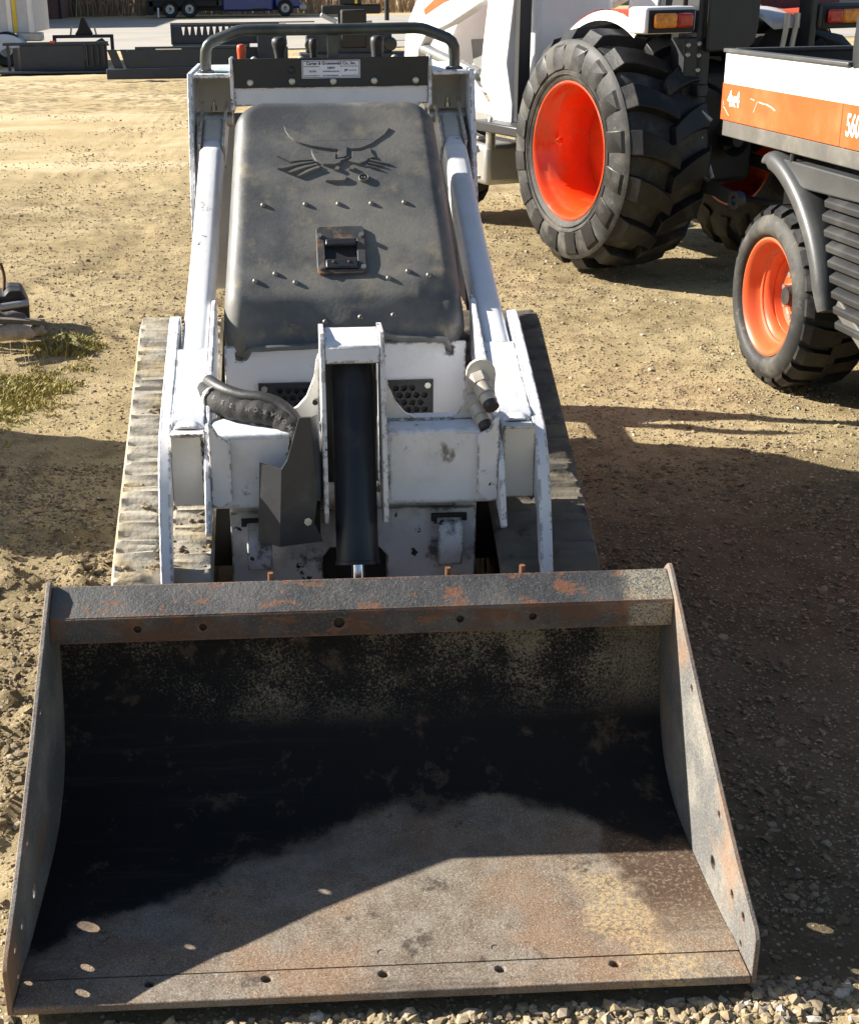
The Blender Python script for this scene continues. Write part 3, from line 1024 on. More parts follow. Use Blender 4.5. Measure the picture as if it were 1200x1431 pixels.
mb.hexbolt((0, 0, 0), (0, 0, 1), .0062, .006)
b0 = mb.build('latch_bolt', M['steel'], hood)
for i, (a, b) in enumerate(((-.049, .201), (.045, .202), (-.049, .108), (.046, .108))):
    o = b0 if i == 0 else dup(b0)
    o.location = hood_pt(a, b, .0072) - LO
    o.rotation_euler = rq

# ---- control tower
for sx in (-1, 1):
    mb = MB()
    x0 = -.364 if sx < 0 else .352
    mb.prism([(1.995, 1.211), (1.93, 1.05), (1.872, .905), (1.83, .78), (1.87, .60), (2.42, .60), (2.42, 1.212)], YZ(x0), 0, .012)
    t = P(mb, 'tower_side_plate', M['white'], bevel=.002)
    mb = MB()
    x0 = -.257 if sx < 0 else .248
    mb.prism([(1.992, 1.246), (1.992, 1.120), (2.02, 1.112), (2.42, 1.112), (2.42, 1.20), (2.10, 1.20), (2.06, 1.246)], YZ(x0), 0, .008)
    P(mb, 'bracket_plate', M['white'], bevel=.0015)
    mb = MB()
    xs = (-.3515, -.2575) if sx < 0 else (.2565, .3515)
    mb.box((xs[0], 1.998, 1.198), (xs[1], 2.42, 1.2075))
    P(mb, 'tower_top_plate', M['white'], bevel=.0015)
    mb = MB()
    mb.prism([(xs[0], .62), (xs[1], .62), (xs[1], 1.1975), (xs[0], 1.1975)], XZ(2.19), 0, .006)
    P(mb, 'tower_back_plate', M['cream'])
    # pivot pin through the arm
    mb = MB()
    mb.cyl((min(xs), 2.085, 1.09), (max(xs), 2.085, 1.09), .018, 16)
    P(mb, 'pivot_pin', M['steel'])
    mb = MB()
    cx = sx * .305
    mb.tube([(cx, 2.083, 1.112), (cx, 2.083, 1.124)], .009, 8)
    mb.tube([(cx, 2.083, 1.124), (cx, 2.081, 1.137)], .0045, 8)
    P(mb, 'grease_fitting', M['steel'])
    # lift cylinder edge seen in the housing
    mb = MB()
    mb.cyl((sx * .336, 2.10, 1.10), (sx * .336, 1.75, .62), .011, 10)
    P(mb, 'lift_cylinder', M['dark'])

mb = MB()
mb.box((-.2475, 1.998, 1.1725), (.2465, 2.004, 1.2435))
panel = P(mb, 'control_panel', M['black'], bevel=.001)
mb = MB()
mb.box((-.2475, 2.006, 1.128), (.2465, 2.03, 1.1735))
P(mb, 'panel_crossbar', M['white'], bevel=.002)
mb = MB()
mb.prism([(2.0045, 1.2425), (2.42, 1.215), (2.42, 1.20), (2.0045, 1.229)], YZ(-.2475), 0, .494)
P(mb, 'console_top', M['grey_plastic'])
mb = MB()
mb.lathe([(0, .0088), (.0035, .0085), (.0058, .0065), (.0066, .003), (.0066, .0003)], (0, 0, 0), (0, -1, 0), 12)
pb = mb.build('panel_bolt', M['steel'], panel)
for i, (a, b) in enumerate(((-.206, 1.186), (-.1, 1.1875), (.005, 1.186), (.109, 1.186), (.215, 1.186), (-.101, 1.215))):
    o = pb if i == 0 else dup(pb)
    o.location = Vector((a, 1.9975, b)) - LO
o.data = o.data.copy()
o.data.materials[0] = M['black']

# dealer sticker
mb = MB()
mb.box((-.0745, 1.9970, 1.194), (.0735, 1.9978, 1.2375))
stk = P(mb, 'dealer_sticker', M['sticker'])
SB = lambda x, z: basis(Vector((x, 1.9966, z)) - LO, (1, 0, 0), (0, 0, 1))
def stext(s, size, x, z, bold=0, sx=1):
    return text_mesh(s, size, 'sticker_lettering', M['ink'], stk, SB(x, z), bold=bold, sx=sx)
stext('Carter & Gruenewald Co., Inc.', .0102, 0, 1.2298, .00035, .98)
stext('NEW', .0074, 0, 1.2185, .0003, 1.1)
# fine print too small to read in the photograph: broken ink strokes
mb = MB()
fr_rng = random.Random(5)
for x0_, x1_, z_, h_ in ((-.069, -.030, 1.2225, .0020), (.022, .068, 1.2225, .0020), (-.021, .021, 1.2105, .0030), (.046, .064, 1.2125, .0026),
                         (-.069, -.028, 1.2003, .0022), (-.021, .019, 1.2003, .0028), (.026, .069, 1.2003, .0022), (-.056, -.038, 1.2135, .0012), (-.056, -.038, 1.2100, .0032)):
    x = x0_
    while x < x1_:
        w = fr_rng.uniform(.0008, .0022)
        hh = h_ * fr_rng.uniform(.6, 1)
        mb.box((x, 1.9964, z_ - hh / 2), (min(x + w, x1_), 1.9968, z_ + hh / 2))
        x += w + fr_rng.uniform(.0004, .0011)
mb.box((.034, 1.9964, 1.2095), (.0365, 1.9968, 1.2155))
mb.box((.0375, 1.9964, 1.2115), (.0415, 1.9968, 1.2155))
P(mb, 'sticker_fine_print', M['ink'], parent=stk, smooth=False)
mb = MB()
fr = [(-.0725, 1.1955), (.0715, 1.1955), (.0715, 1.236), (-.0725, 1.236)]
fi = [(-.0712, 1.1968), (-.0712, 1.2347), (.0702, 1.2347), (.0702, 1.1968)]
mb.prism(fr, XZ(1.9964), 0, .0004, holes=[fi])
P(mb, 'sticker_border', M['ink'], parent=stk, smooth=False)

# handle bar, centre strap and levers
mb = MB()
hb = [(-.320, 2.06, 1.205), (-.319, 2.055, 1.24), (-.317, 2.05, 1.262), (-.311, 2.05, 1.275), (-.30, 2.05, 1.284), (-.245, 2.05, 1.305), (-.232, 2.05, 1.3085), (-.215, 2.05, 1.310)]
mb.tube(hb + [(0, 2.05, 1.309)] + [(-x + .001, y, z) for x, y, z in reversed(hb)], .0142, 14)
P(mb, 'handle_bar', M['bar'], ang=60)
mb = MB()
for sx in (-1, 1):
    mb = MB()
    mb.lathe([(0, .023), (.006, .022), (.008, .016)], (sx * .320, 2.06, 1.2075), (0, 0, 1), 14)
    P(mb, 'handle_collar', M['bar'])
mb = MB()
mb.box((-.0075, 2.048, 1.235), (.0205, 2.056, 1.298))
P(mb, 'centre_strap', M['bar'], bevel=.001)
def lever(x, z0, z1, r0, r1, mat, lean=0.0, name='control_lever'):
    mb = MB()
    H = z1 - z0
    prof = [(-.03, r0 * .7), (0, r0), (H * .25, r0 * 1.05), (H * .55, (r0 + r1) * .52), (H * .72, r1), (H * .88, r1 * .97), (H * .97, r1 * .72), (H, r1 * .25), (H, .0003)]
    mb.lathe(prof, (x, 2.12, z0), (lean, 0, 1), 16)
    return P(mb, name, mat, ang=60)
tag(lever(-.2300, 1.232, 1.274, .0095, .0118, M['orange_grip'], .02), 'orange lever at the near-side end of the row')
lever(-.130, 1.228, 1.291, .0125, .0205, M['grip'])
lever(-.042, 1.23, 1.286, .0085, .0120, M['grip'])
lever(.1245, 1.23, 1.291, .0145, .0180, M['grip'])
mb = MB()
for x in (-.196, .165, -.075):
    mb = MB()
    mb.dome((x, 2.06, 1.234), (0, 0, 1), .011, .012, 12)
    P(mb, 'switch_cap', M['coupler'])
mb = MB()
mb.prism([(-.300, 2.05), (-.262, 2.04), (-.258, 2.16), (-.285, 2.20)], XY(1.209), 0, .004)
P(mb, 'instruction_card', surf('pale_green_card', (.40, .55, .52), .3, var=.1), bevel=.001)

# ---- lift arms
for sx in (-1, 1):
    a0 = Vector((sx * .3045, 2.085, 1.088))
    am = [Vector((sx * .3165, 1.60, .828)), Vector((sx * .3230, 1.27, .686)), Vector((sx * .3265, .955, .574))]
    a1 = am[-1]
    d = (am[0] - a0).normalized()
    mb = MB()
    L = (a1 - a0).length
    ap = smooth_path([a0 + d * .13, a0 + d * .17, a0 + d * .22] + am, 5)
    mb.tube(ap, [min(1, .74 + .26 * i / 8) for i in range(len(ap))], 20, sq=(.0605, .076, .5))
    arm = P(mb, 'lift_arm', M['white'], ang=60)
    mb = MB()
    mb.tube([a0 + d * .03, a0 + d * .145], 1.0, 8, sq=(.052, .05, .35))
    for k in (-1, 1):
        mb.bar(a0 + Vector((k * .030, 0, 0)) - d * .03, a0 + Vector((k * .030, 0, 0)) + d * .16, .006, .075)
    P(mb, 'arm_pivot_boss', M['cream'], parent=arm, bevel=.001)
    # open end of the box arm
    mb = MB()
    d = (am[2] - am[1]).normalized()
    e0 = a1 + d * .0005
    mb.tube([e0, e0 + d * .0015], 1.0, 20, sq=(.049, .066, .3))
    P(mb, 'arm_end_opening', surf('rust_stained_dark_opening', (.06, .035, .012), .7, var=.5, vscale=30), parent=arm)
    # flat cover closing the arm between its two plates
    mb = MB()
    xs = sorted((sx * .2925, sx * .3585))
    cvp = [(1.20, .7025), (1.10, .6645), (1.03, .6395), (.962, .6165), (.953, .606), (.953, .601), (1.03, .630), (1.20, .692)]
    mb.prism(cvp, YZ(xs[0]), 0, xs[1] - xs[0])
    P(mb, 'arm_cover', M['white'], bevel=.002)
    # outer plate
    mb = MB()
    pl = [(1.330, .742), (1.305, .742), (1.10, .666), (.985, .623), (.93, .597), (.885, .558), (.855, .51), (.826, .45), (.800, .38), (.770, .30), (.735, .20), (.755, .17), (.772, .20), (.812, .33), (.865, .44), (1.0, .52), (1.10, .54), (1.31, .625)]
    x0 = -.378 if sx < 0 else .358
    mb.prism(pl, YZ(x0 - (.004 if sx < 0 else 0)), 0, .024)
    P(mb, 'outer_arm_plate', M['white'], bevel=.003)
    # inner plate
    mb = MB()
    pl = [(1.37, .768), (1.34, .765), (1.05, .650), (.945, .606), (.895, .576), (.865, .55), (.845, .52), (.828, .48), (.803, .435), (.818, .425), (.85, .438), (.90, .455), (1.0, .52), (1.1, .55), (1.33, .64)]
    x0 = -.292 if sx < 0 else .281
    mb.prism(pl, YZ(x0), 0, .011)
    P(mb, 'inner_arm_plate', M['white'], bevel=.003)
    # recessed end panel between the plates
    mb = MB()
    xs = sorted((sx * .2925, sx * .3575))
    mb.box((xs[0], .902, .458), (xs[1], 1.0, .603))
    P(mb, 'arm_end_panel', M['cream'], bevel=.002)
    # corner gusset
    mb = MB()
    gp = [(.2805, .468), (.2805, .640), (.272, .632), (.262, .613), (.246, .604), (.240, .60), (.240, .48), (.262, .464)]
    gp = [(sx * a, b) for a, b in gp]
    mb.prism(gp, XZ(.868), 0, .011)
    P(mb, 'corner_gusset', M['white'], bevel=.002)

# ---- cross member and cylinder housing
mb = MB()
mb.box((-.2805, .88, .456), (-.0630, 1.0, .611))
P(mb, 'cross_member', M['white'], bevel=.009, seg=3)
mb = MB()
mb.box((.0630, .88, .456), (.2805, 1.0, .611))
P(mb, 'cross_member', M['white'], bevel=.009, seg=3)
mb = MB()
mb.prism([(-.0645, .752), (-.070, .735), (-.074, .705), (-.090, .665), (-.108, .645), (-.135, .628), (-.165, .618), (-.21, .6125), (-.0645, .6125)], XZ(.945), 0, .012)
P(mb, 'gusset_plate', M['cream'], bevel=.002)
mb = MB()
rg = [(.0625, .750), (.064, .715), (.072, .680), (.086, .648), (.104, .626), (.130, .612), (.165, .604), (.188, .607), (.207, .621), (.2215, .645), (.2245, .690)]
for k in range(9):
    a = PI - PI * k / 8
    rg.append((.2535 + .029 * math.cos(a), .702 + .029 * math.sin(a)))
rg += [(.2795, .66), (.2795, .6125), (.0625, .6125)]
# the web is deeper right under the fillet, so keep the order simple
rg = [p for p in rg if p[1] >= .603]
mb.prism(rg, XZ(.945), 0, .012)
gr_ = P(mb, 'gusset_plate', M['cream'], bevel=.002)
for (a, b) in (((.249, .940, .690), (.268, .885, .652)), ((.243, .940, .646), (.258, .885, .612))):
    a, b = Vector(a), Vector(b)
    d = (b - a).normalized()
    mb = MB()
    mb.tube([a - d * .01, a + d * .014], .0215, 6)
    mb.tube([a + d * .014, a + d * .040], .0185, 16)
    mb.tube([a + d * .040, a + d * .058], .0160, 16)
    c_ = P(mb, 'hydraulic_coupler', M['coupler'], bevel=.0015)
    mb = MB()
    mb.tube([a + d * .056, a + d * .072], .0145, 16)
    P(mb, 'coupler_cap', surf('black_brown_cap', (.05, .042, .038), .5, var=.3), parent=c_, bevel=.001)

def bead(pts, r=.0038, parent=ld):
    mb = MB()
    q = []
    for a, b in zip(pts[:-1], pts[1:]):
        a, b = Vector(a), Vector(b)
        n_ = max(2, int((b - a).length / .004))
        q += [a.lerp(b, i / n_) for i in range(n_)]
    q.append(Vector(pts[-1]))
    mb.tube(q, [r * (1 + .28 * math.sin(i * 2.1)) for i in range(len(q))], 6)
    return P(mb, 'weld_bead', M['white_dirty'], parent=parent, ang=60)
for sx in (-1, 1):
    bead([(sx * .2795, .878, .462), (sx * .2795, .878, .606)])
    bead([(sx * .0655, .879, .462), (sx * .0655, .879, .606)])
    bead([(sx * .066, .943, .6125), (sx * .20, .943, .6125)])
    bead([(sx * .294, .901, .605), (sx * .357, .901, .605)], .003)
    bead([(sx * .295, .9005, .462), (sx * .295, .9005, .60)], .003)
for sx in (-1, 1):
    mb = MB()
    x0 = -.0625 if sx < 0 else .0530
    mb.prism([(.918, .782), (.903, .752), (.868, .66), (.838, .56), (.808, .462), (.812, .447), (.86, .43), (.93, .46), (1.0, .60), (1.03, .79), (.93, .795)], YZ(x0), 0, .0095)
    P(mb, 'cylinder_side_plate', surf('chipped_white_edge_plate', (.70, .70, .70), .4, var=.08, chips=((.06, .03, .02), 22, .66), edge=((.10, .045, .025), .007), bump=(60, .0006)), bevel=.002)
mb = MB()
mb.prism([(.912, .771), (.904, .742), (.915, .737), (1.03, .770), (1.03, .782), (.93, .782)], YZ(-.0525), 0, .105)
P(mb, 'housing_cap', M['white'], bevel=.003)
mb = MB()
mb.prism([(1.035, .76), (1.03, .60), (.99, .47), (1.0, .46), (1.045, .60), (1.05, .76)], YZ(-.0525), 0, .105)
P(mb, 'housing_back', M['dark'])
mb = MB()
c0, c1 = Vector((.001, .975, .742)), Vector((.001, .818, .362))
d = (c1 - c0).normalized()
mb.lathe([(0, .030), (.02, .0415), ((c1 - c0).length - .004, .0415), ((c1 - c0).length - .003, .0437), ((c1 - c0).length + .004, .0437), ((c1 - c0).length + .004, .0125)], c0, d, 32)
cl = P(mb, 'tilt_cylinder', M['cyl'])
mb = MB()
mb.cyl(c1, c1 + d * .16, .0125, 16)
P(mb, 'cylinder_rod', M['chrome'], parent=cl)
# gauge line up the side of the cylinder
mb = MB()
for x, z_ in ((-.070, .668), (-.070, .632)):
    mb.hexbolt((x, .905 - (.668 - z_) * .3, z_), (-.3, -1, 0), .006, .014)
P(mb, 'side_bolt', M['dark'])

# bent steel guard
def guard(pts, th):
    mb = MB()
    front = [Vector(p) for p in pts]
    back = [p + Vector((.001, th, 0)) for p in front]
    return front, back
mb = MB()
G = [(-.184, .838, .566), (-.142, .806, .563), (-.150, .806, .405), (-.192, .838, .405)]          # left wing
H_ = [(-.142, .806, .563), (-.130, .812, .580), (-.106, .846, .652), (-.084, .842, .654), (-.076, .80, .50), (-.082, .80, .455), (-.066, .82, .408), (-.150, .806, .405)]
for poly in (G, H_):
    n_ = len(poly)
    fr_ = [Vector(p) for p in poly]
    bk = [p + Vector((0, .007, 0)) for p in fr_]
    mb.add(fr_ + bk, [tuple(range(n_)), tuple(reversed(range(n_, 2 * n_)))] + [(i, i + n_, (i + 1) % n_ + n_, (i + 1) % n_) for i in range(n_)])
R_ = [(-.084, .842, .654), (-.072, .862, .652), (-.062, .842, .49), (-.076, .80, .50)]
fr_ = [Vector(p) for p in R_]
bk = [p + Vector((.003, .006, 0)) for p in fr_]
mb.add(fr_ + bk, [(0, 1, 2, 3), (7, 6, 5, 4)] + [(i, i + 4, (i + 1) % 4 + 4, (i + 1) % 4) for i in range(4)])
gd = P(mb, 'hose_guard', surf('scuffed_black_guard', (.040, .042, .047), .42, var=.25, dirt=((.16, .15, .13), 7, .5, .8, .6), speck=((.2, .17, .14), 80, .73, .77), bump=(90, .0005)), ang=25)
mb = MB()
mb.hexbolt((-.094, .803, .458), (0, -1, .2), .008, .008)
P(mb, 'bolt', M['steel'], parent=gd)
mb = MB()
mb.box((-.16, .83, .405), (-.07, .90, .47))
P(mb, 'guard_bracket', M['dark'])

# hydraulic hose in its sleeve, coming out of the arm and dropping behind the guard
hs = [(-.305, 1.13, .630), (-.288, 1.06, .640), (-.258, 1.00, .639), (-.218, .965, .634), (-.178, .945, .634), (-.142, .928, .624), (-.116, .905, .604), (-.104, .885, .58), (-.104, .875, .53), (-.11, .87, .45)]
sp = smooth_path(hs, 6)
mb = MB()
mb.tube(sp, [.0240 * (1 + .05 * math.sin(i * 1.7) + .03 * math.sin(i * .6)) for i in range(len(sp))], 16)
hose = P(mb, 'hydraulic_hose', surf('woven_black_sleeve', (.017, .017, .017), .75, var=.3, vscale=16, dirt=((.08, .07, .055), 8, .52, .8, .6), bump=(220, .0015)), ang=70)
mb = MB()
mb.tube([p + Vector((0, .014, .026)) for p in sp[6:46]], .013, 10)
P(mb, 'hose_seam', M['grip'], parent=hose, ang=70)
# printed lettering along the hose, upside down
txt = 'MONARCH 2500'
fc = cam_dir = Vector((0, -.86, .5))
for i, ch in enumerate(reversed(txt)):
    if ch == ' ':
        continue
    k = 9.5 + i * 2.35
    k0 = int(k)
    p = sp[k0].lerp(sp[k0 + 1], k - k0)
    tdir = (sp[k0 + 1] - sp[k0]).normalized()
    out_ = Vector((-.1, -.80, .42))
    out_ = (out_ - tdir * out_.dot(tdir)).normalized()
    up = out_.cross(tdir)
    text_mesh(ch, .0125, 'hose_lettering', surf('worn_grey_print', (.15, .15, .145), .7, var=.4, vscale=90) if i == 0 else bpy.data.materials['worn_grey_print'], hose, basis(p + out_ * .0260 - LO, -tdir, -up), bold=.0002)
mb = MB()
mb.tube([sp[9] - (sp[10] - sp[9]) * .4, sp[9] + (sp[10] - sp[9]) * .4], .0282, 16)
P(mb, 'hose_clamp', M['steel'], parent=hose)

# ---- tracks
def hull(circs, n=120):
    pts = []
    for cy_, cz, r in circs:
        pts += [(cy_ + r * math.cos(2 * PI * k / n), cz + r * math.sin(2 * PI * k / n)) for k in range(n)]
    pts = sorted(set(pts))
    def half(ps):
        h = []
        for p in ps:
            while len(h) > 1 and (h[-1][0] - h[-2][0]) * (p[1] - h[-2][1]) - (h[-1][1] - h[-2][1]) * (p[0] - h[-2][0]) <= 0:
                h.pop()
            h.append(p)
        return h
    lo = half(pts)
    up = half(reversed(pts))
    return lo[:-1] + up[:-1]
def resample(loop, n):
    P_ = [Vector(p) for p in loop]
    seg = [(P_[(i + 1) % len(P_)] - P_[i]).length for i in range(len(P_))]
    T = sum(seg)
    out = []
    i, acc = 0, 0.0
    for k in range(n):
        t = T * k / n
        while acc + seg[i] < t:
            acc += seg[i]
            i += 1
        out.append(P_[i].lerp(P_[(i + 1) % len(P_)], (t - acc) / max(seg[i], 1e-9)))
    return out, T
CIRC = [(1.615, .525, .118), (.925, .205, .158), (1.64, .165, .133), (1.10, .165, .133)]
NL = 34
SUB = 12
loop, TL = resample(hull(CIRC), NL * SUB)
for sx in (-1, 1):
    mb = MB()
    n_ = len(loop)
    # columns across the belt: x offset, inner/outer flags
    cols = [-.100, -.094, -.082, -.020, -.012, .0, .012, .020, .082, .094, .100]
    V, F = [], []
    for i, p in enumerate(loop):
        t = (loop[(i + 1) % n_] - loop[i - 1]).normalized()
        nrm = Vector((t.y, -t.x))
        for c, xo in enumerate(cols):
            ph = (i / SUB + (.5 if c > 5 else 0.0)) % 1.0
            # lug profile: steep leading face, sloping trailing face
            lug = min(1, max(0, ph / .14)) * min(1, max(0, (.90 - ph) / .34))
            wx = 1.0 if c in (2, 3, 7, 8) else (.9 if c in (1, 9) else (.45 if c in (4, 6) else .0))
            if c == 5:
                lug, wx = 0, 0
            h = .018 + .0075 * lug * wx
            wob = .0025 * math.sin(i * .9 + c * 2.1) + .002 * math.sin(i * 2.3 + c)
            if c in (0, 10):
                h, wob = .012, 0
            q = p + nrm * (h + wob)
            V.append((sx * .381 + xo, q.x, q.y))
        V.append((sx * .381 + .096, *(p + nrm * -.012)))
        V.append((sx * .381 - .096, *(p + nrm * -.012)))
    C = len(cols) + 2
    for i in range(n_):
        j = (i + 1) % n_
        for c in range(C):
            c2 = (c + 1) % C
            F.append((i * C + c, i * C + c2, j * C + c2, j * C + c))
    mb.add(V, F)
    tr = P(mb, 'rubber_track', M['track_dusty'] if sx < 0 else M['track_shaded'], ang=42)
    # undercarriage
    mb = MB()
    mb.lathe([(-.07, .06), (-.07, .112), (.07, .112), (.07, .06)], (sx * .381, 1.615, .525), (1, 0, 0), 28)
    P(mb, 'drive_sprocket', M['dark'])
    mb = MB()
    mb.lathe([(-.07, .03), (-.07, .148), (.07, .148), (.07, .03)], (sx * .381, .925, .205), (1, 0, 0), 28)
    P(mb, 'idler_wheel', M['dark'])
    for yy in (1.12, 1.30, 1.47, 1.63):
        mb = MB()
        mb.lathe([(-.06, .02), (-.06, .10), (.06, .10), (.06, .02)], (sx * .381, yy, .135), (1, 0, 0), 20)
        P(mb, 'track_roller', M['dark'])
    mb = MB()
    mb.prism([(.95, .16), (1.6, .10), (1.75, .20), (1.68, .55), (1.55, .56), (1.0, .26)], YZ(sx * .381 - .045), 0, .09)
    mb.box((min(sx * .25, sx * .34), 1.15, .22), (max(sx * .25, sx * .34), 1.55, .36))
    P(mb, 'track_frame', M['dark'])

# ---- bucket
BW = .56
bp = [(.072, .018), (.20, .017), (.35, .018), (.42, .024), (.475, .040), (.520, .068), (.555, .105), (.578, .150), (.594, .20), (.612, .30), (.622, .395)]
mb = MB()
NX = 40
sm = smooth_path([(0, a, b) for a, b in bp], 4)
V, F = [], []
for i, p in enumerate(sm):
    for k in range(NX + 1):
        x = -BW + .0085 + (2 * BW - .017) * k / NX
        dz = .0035 * math.sin(x * 6 + 1.3) * math.sin(p.y * 9) if .1 < p.y < .5 else 0
        V.append((x, p.y, p.z + dz))
nv = len(V)
for i in range(len(sm) - 1):
    for k in range(NX):
        b = i * (NX + 1) + k
        F.append((b, b + 1, b + NX + 2, b + NX + 1))
V2 = []
for i, p in enumerate(sm):
    t = (sm[min(i + 1, len(sm) - 1)] - sm[max(i - 1, 0)]).normalized()
    for k in range(NX + 1):
        x, y_, z_ = V[i * (NX + 1) + k]
        V2.append((x, y_ + t.z * .008, z_ - t.y * .008))
F += [tuple(reversed([q + nv for q in f])) for f in F]
mb.add(V + V2, F)
bucket = P(mb, 'bucket', M['bucket_shell'], ang=60)
# floor strip and cutting edge with bolt holes
mb = MB()
hx = [-.355, -.178, -.001, .177, .353]
mb.prism([(-BW + .0085, .0555), (BW - .0085, .0555), (BW - .0085, .1000), (-BW + .0085, .1000)], XY(.0105), 0, .0085, holes=[circle(x, .0850, .0072, 10) for x in hx[:4:1] if x != -.178])
P(mb, 'floor_strip', M['bucket_shell'], parent=bucket)
mb = MB()
mb.prism([(-BW + .0085, -.006), (BW - .0085, -.006), (BW - .0085, .0535), (-BW + .0085, .0535)], XY(.005), 0, .0145, holes=[circle(x, .0345, .0075, 10) for x in hx])
P(mb, 'cutting_edge', M['bucket_shell'], parent=bucket, bevel=.0025)
for sx in (-1, 1):
    mb = MB()
    pl = [(-.004, .004), (-.004, .082), (.008, .096), (.10, .138), (.195, .190), (.34, .276), (.475, .362), (.585, .432), (.600, .437), (.612, .428), (.640, .40), (.640, .30), (.628, .18), (.60, .10), (.55, .04), (.48, .006), (.42, .002)]
    hl = [circle(.056, .079, .0085, 10), circle(.113, .078, .0085, 10), circle(.214, .065, .013, 12), circle(.207, .163, .0070, 10), circle(.402, .288, .0070, 10), circle(.604, .408, .0065, 10), circle(.055, .03, .006, 10)]
    x0 = -BW - .001 if sx < 0 else BW - .0075
    mb.prism(pl, YZ(x0), 0, .0085, holes=hl)
    P(mb, 'bucket_side_plate', M['bucket_plate'], parent=bucket, bevel=.0015)
# top flange: sloping face, then a vertical face with holes, then the underside
mb = MB()
x0, x1 = -BW + .008, BW - .008
mb.add([(x0, .602, .426), (x1, .602, .426), (x1, .541, .391), (x0, .541, .391), (x0, .606, .419), (x1, .606, .419), (x1, .545, .384), (x0, .545, .384)],
       [(0, 3, 2, 1), (4, 5, 6, 7), (0, 1, 5, 4), (1, 2, 6, 5), (2, 3, 7, 6), (3, 0, 4, 7)])
fl = P(mb, 'top_flange', M['bucket_flange'], parent=bucket, bevel=.002)
mb = MB()
fh = [circle(-.400, .366, .0070, 10), circle(-.285, .366, .0070, 10), circle(-.045, .366, .0100, 12), circle(.17, .366, .0070, 10), (circle(.30, .366, .0070, 10))]
mb.prism([(x0, .341), (x1, .341), (x1, .3895), (x0, .3895)], XZ(.541), 0, .006, holes=fh)
P(mb, 'flange_face', M['bucket_flange'], parent=bucket, bevel=.0015)
mb = MB()
mb.box((x0, .5475, .341), (x1, .617, .347))
mb.box((x0, .5478, .3475), (x1, .5500, .380))  # dark sheet added behind the flange holes so they read as shade
P(mb, 'flange_underside', M['dark'], parent=bucket)
mb = MB()
for x in (.155, .29, -.165):
    mb.cyl((x, .612, .40), (x, .612, .436), .0055, 8)
P(mb, 'hinge_stud', M['rust'], parent=bucket)
mb = MB()
mb.box((-.40, .63, .06), (.40, .645, .36))
for x in (-.372, -.29, .29, .372):
    mb.prism([(.645, .08), (.80, .12), (.82, .22), (.76, .30), (.645, .34)], YZ(x - .006), 0, .012)
P(mb, 'attachment_plate', M['bucket_flange'], parent=bucket, bevel=.003)
# dried dirt caught on the left track
def clods(pts, sizes, mat, name, parent, off):
    n = len(pts)
    base = np.stack([IV * rng.uniform(.7, 1.25, (len(IV), 1)) for _ in range(10)])
    v = base[rng.integers(0, 10, n)] * (np.stack([rng.uniform(.8, 1.5, n), rng.uniform(.7, 1.3, n), rng.uniform(.35, .7, n)], 1) * sizes[:, None])[:, None, :]
    co = (v + (pts - np.array(off))[:, None, :]).reshape(-1, 3)
    fs = (IF[None] + (np.arange(n) * len(IV))[:, None, None]).reshape(-1, 3)
    me = bpy.data.meshes.new(name)
    fast_mesh(me, co, fs)
    me.materials.append(mat)
    o = bpy.data.objects.new(name, me)
    COL.objects.link(o)
    o.parent = parent
    return tag(o, kind='stuff')
top = [p for p in loop if p.y > .33 and .82 < p.x < 1.72]
n = 1500
kk = rng.integers(0, len(top) - 1, n)
ty = np.array([top[k].x for k in kk]) + rng.uniform(-.01, .01, n)
tz = np.array([top[k].y for k in kk]) + .0205
tx = np.where(rng.uniform(0, 1, n) < .5, rng.normal(-.395, .035, n), rng.normal(-.33, .03, n))
keep = (fbm(tx, ty, 14, 5, 3) + rng.uniform(-.12, .12, n) > .05) & (tx > -.47) & (tx < -.29)
clods(np.stack([tx, ty, tz], 1)[keep], rng.uniform(.002, .0075, keep.sum()), SM, 'caked_dirt', ld, LO)

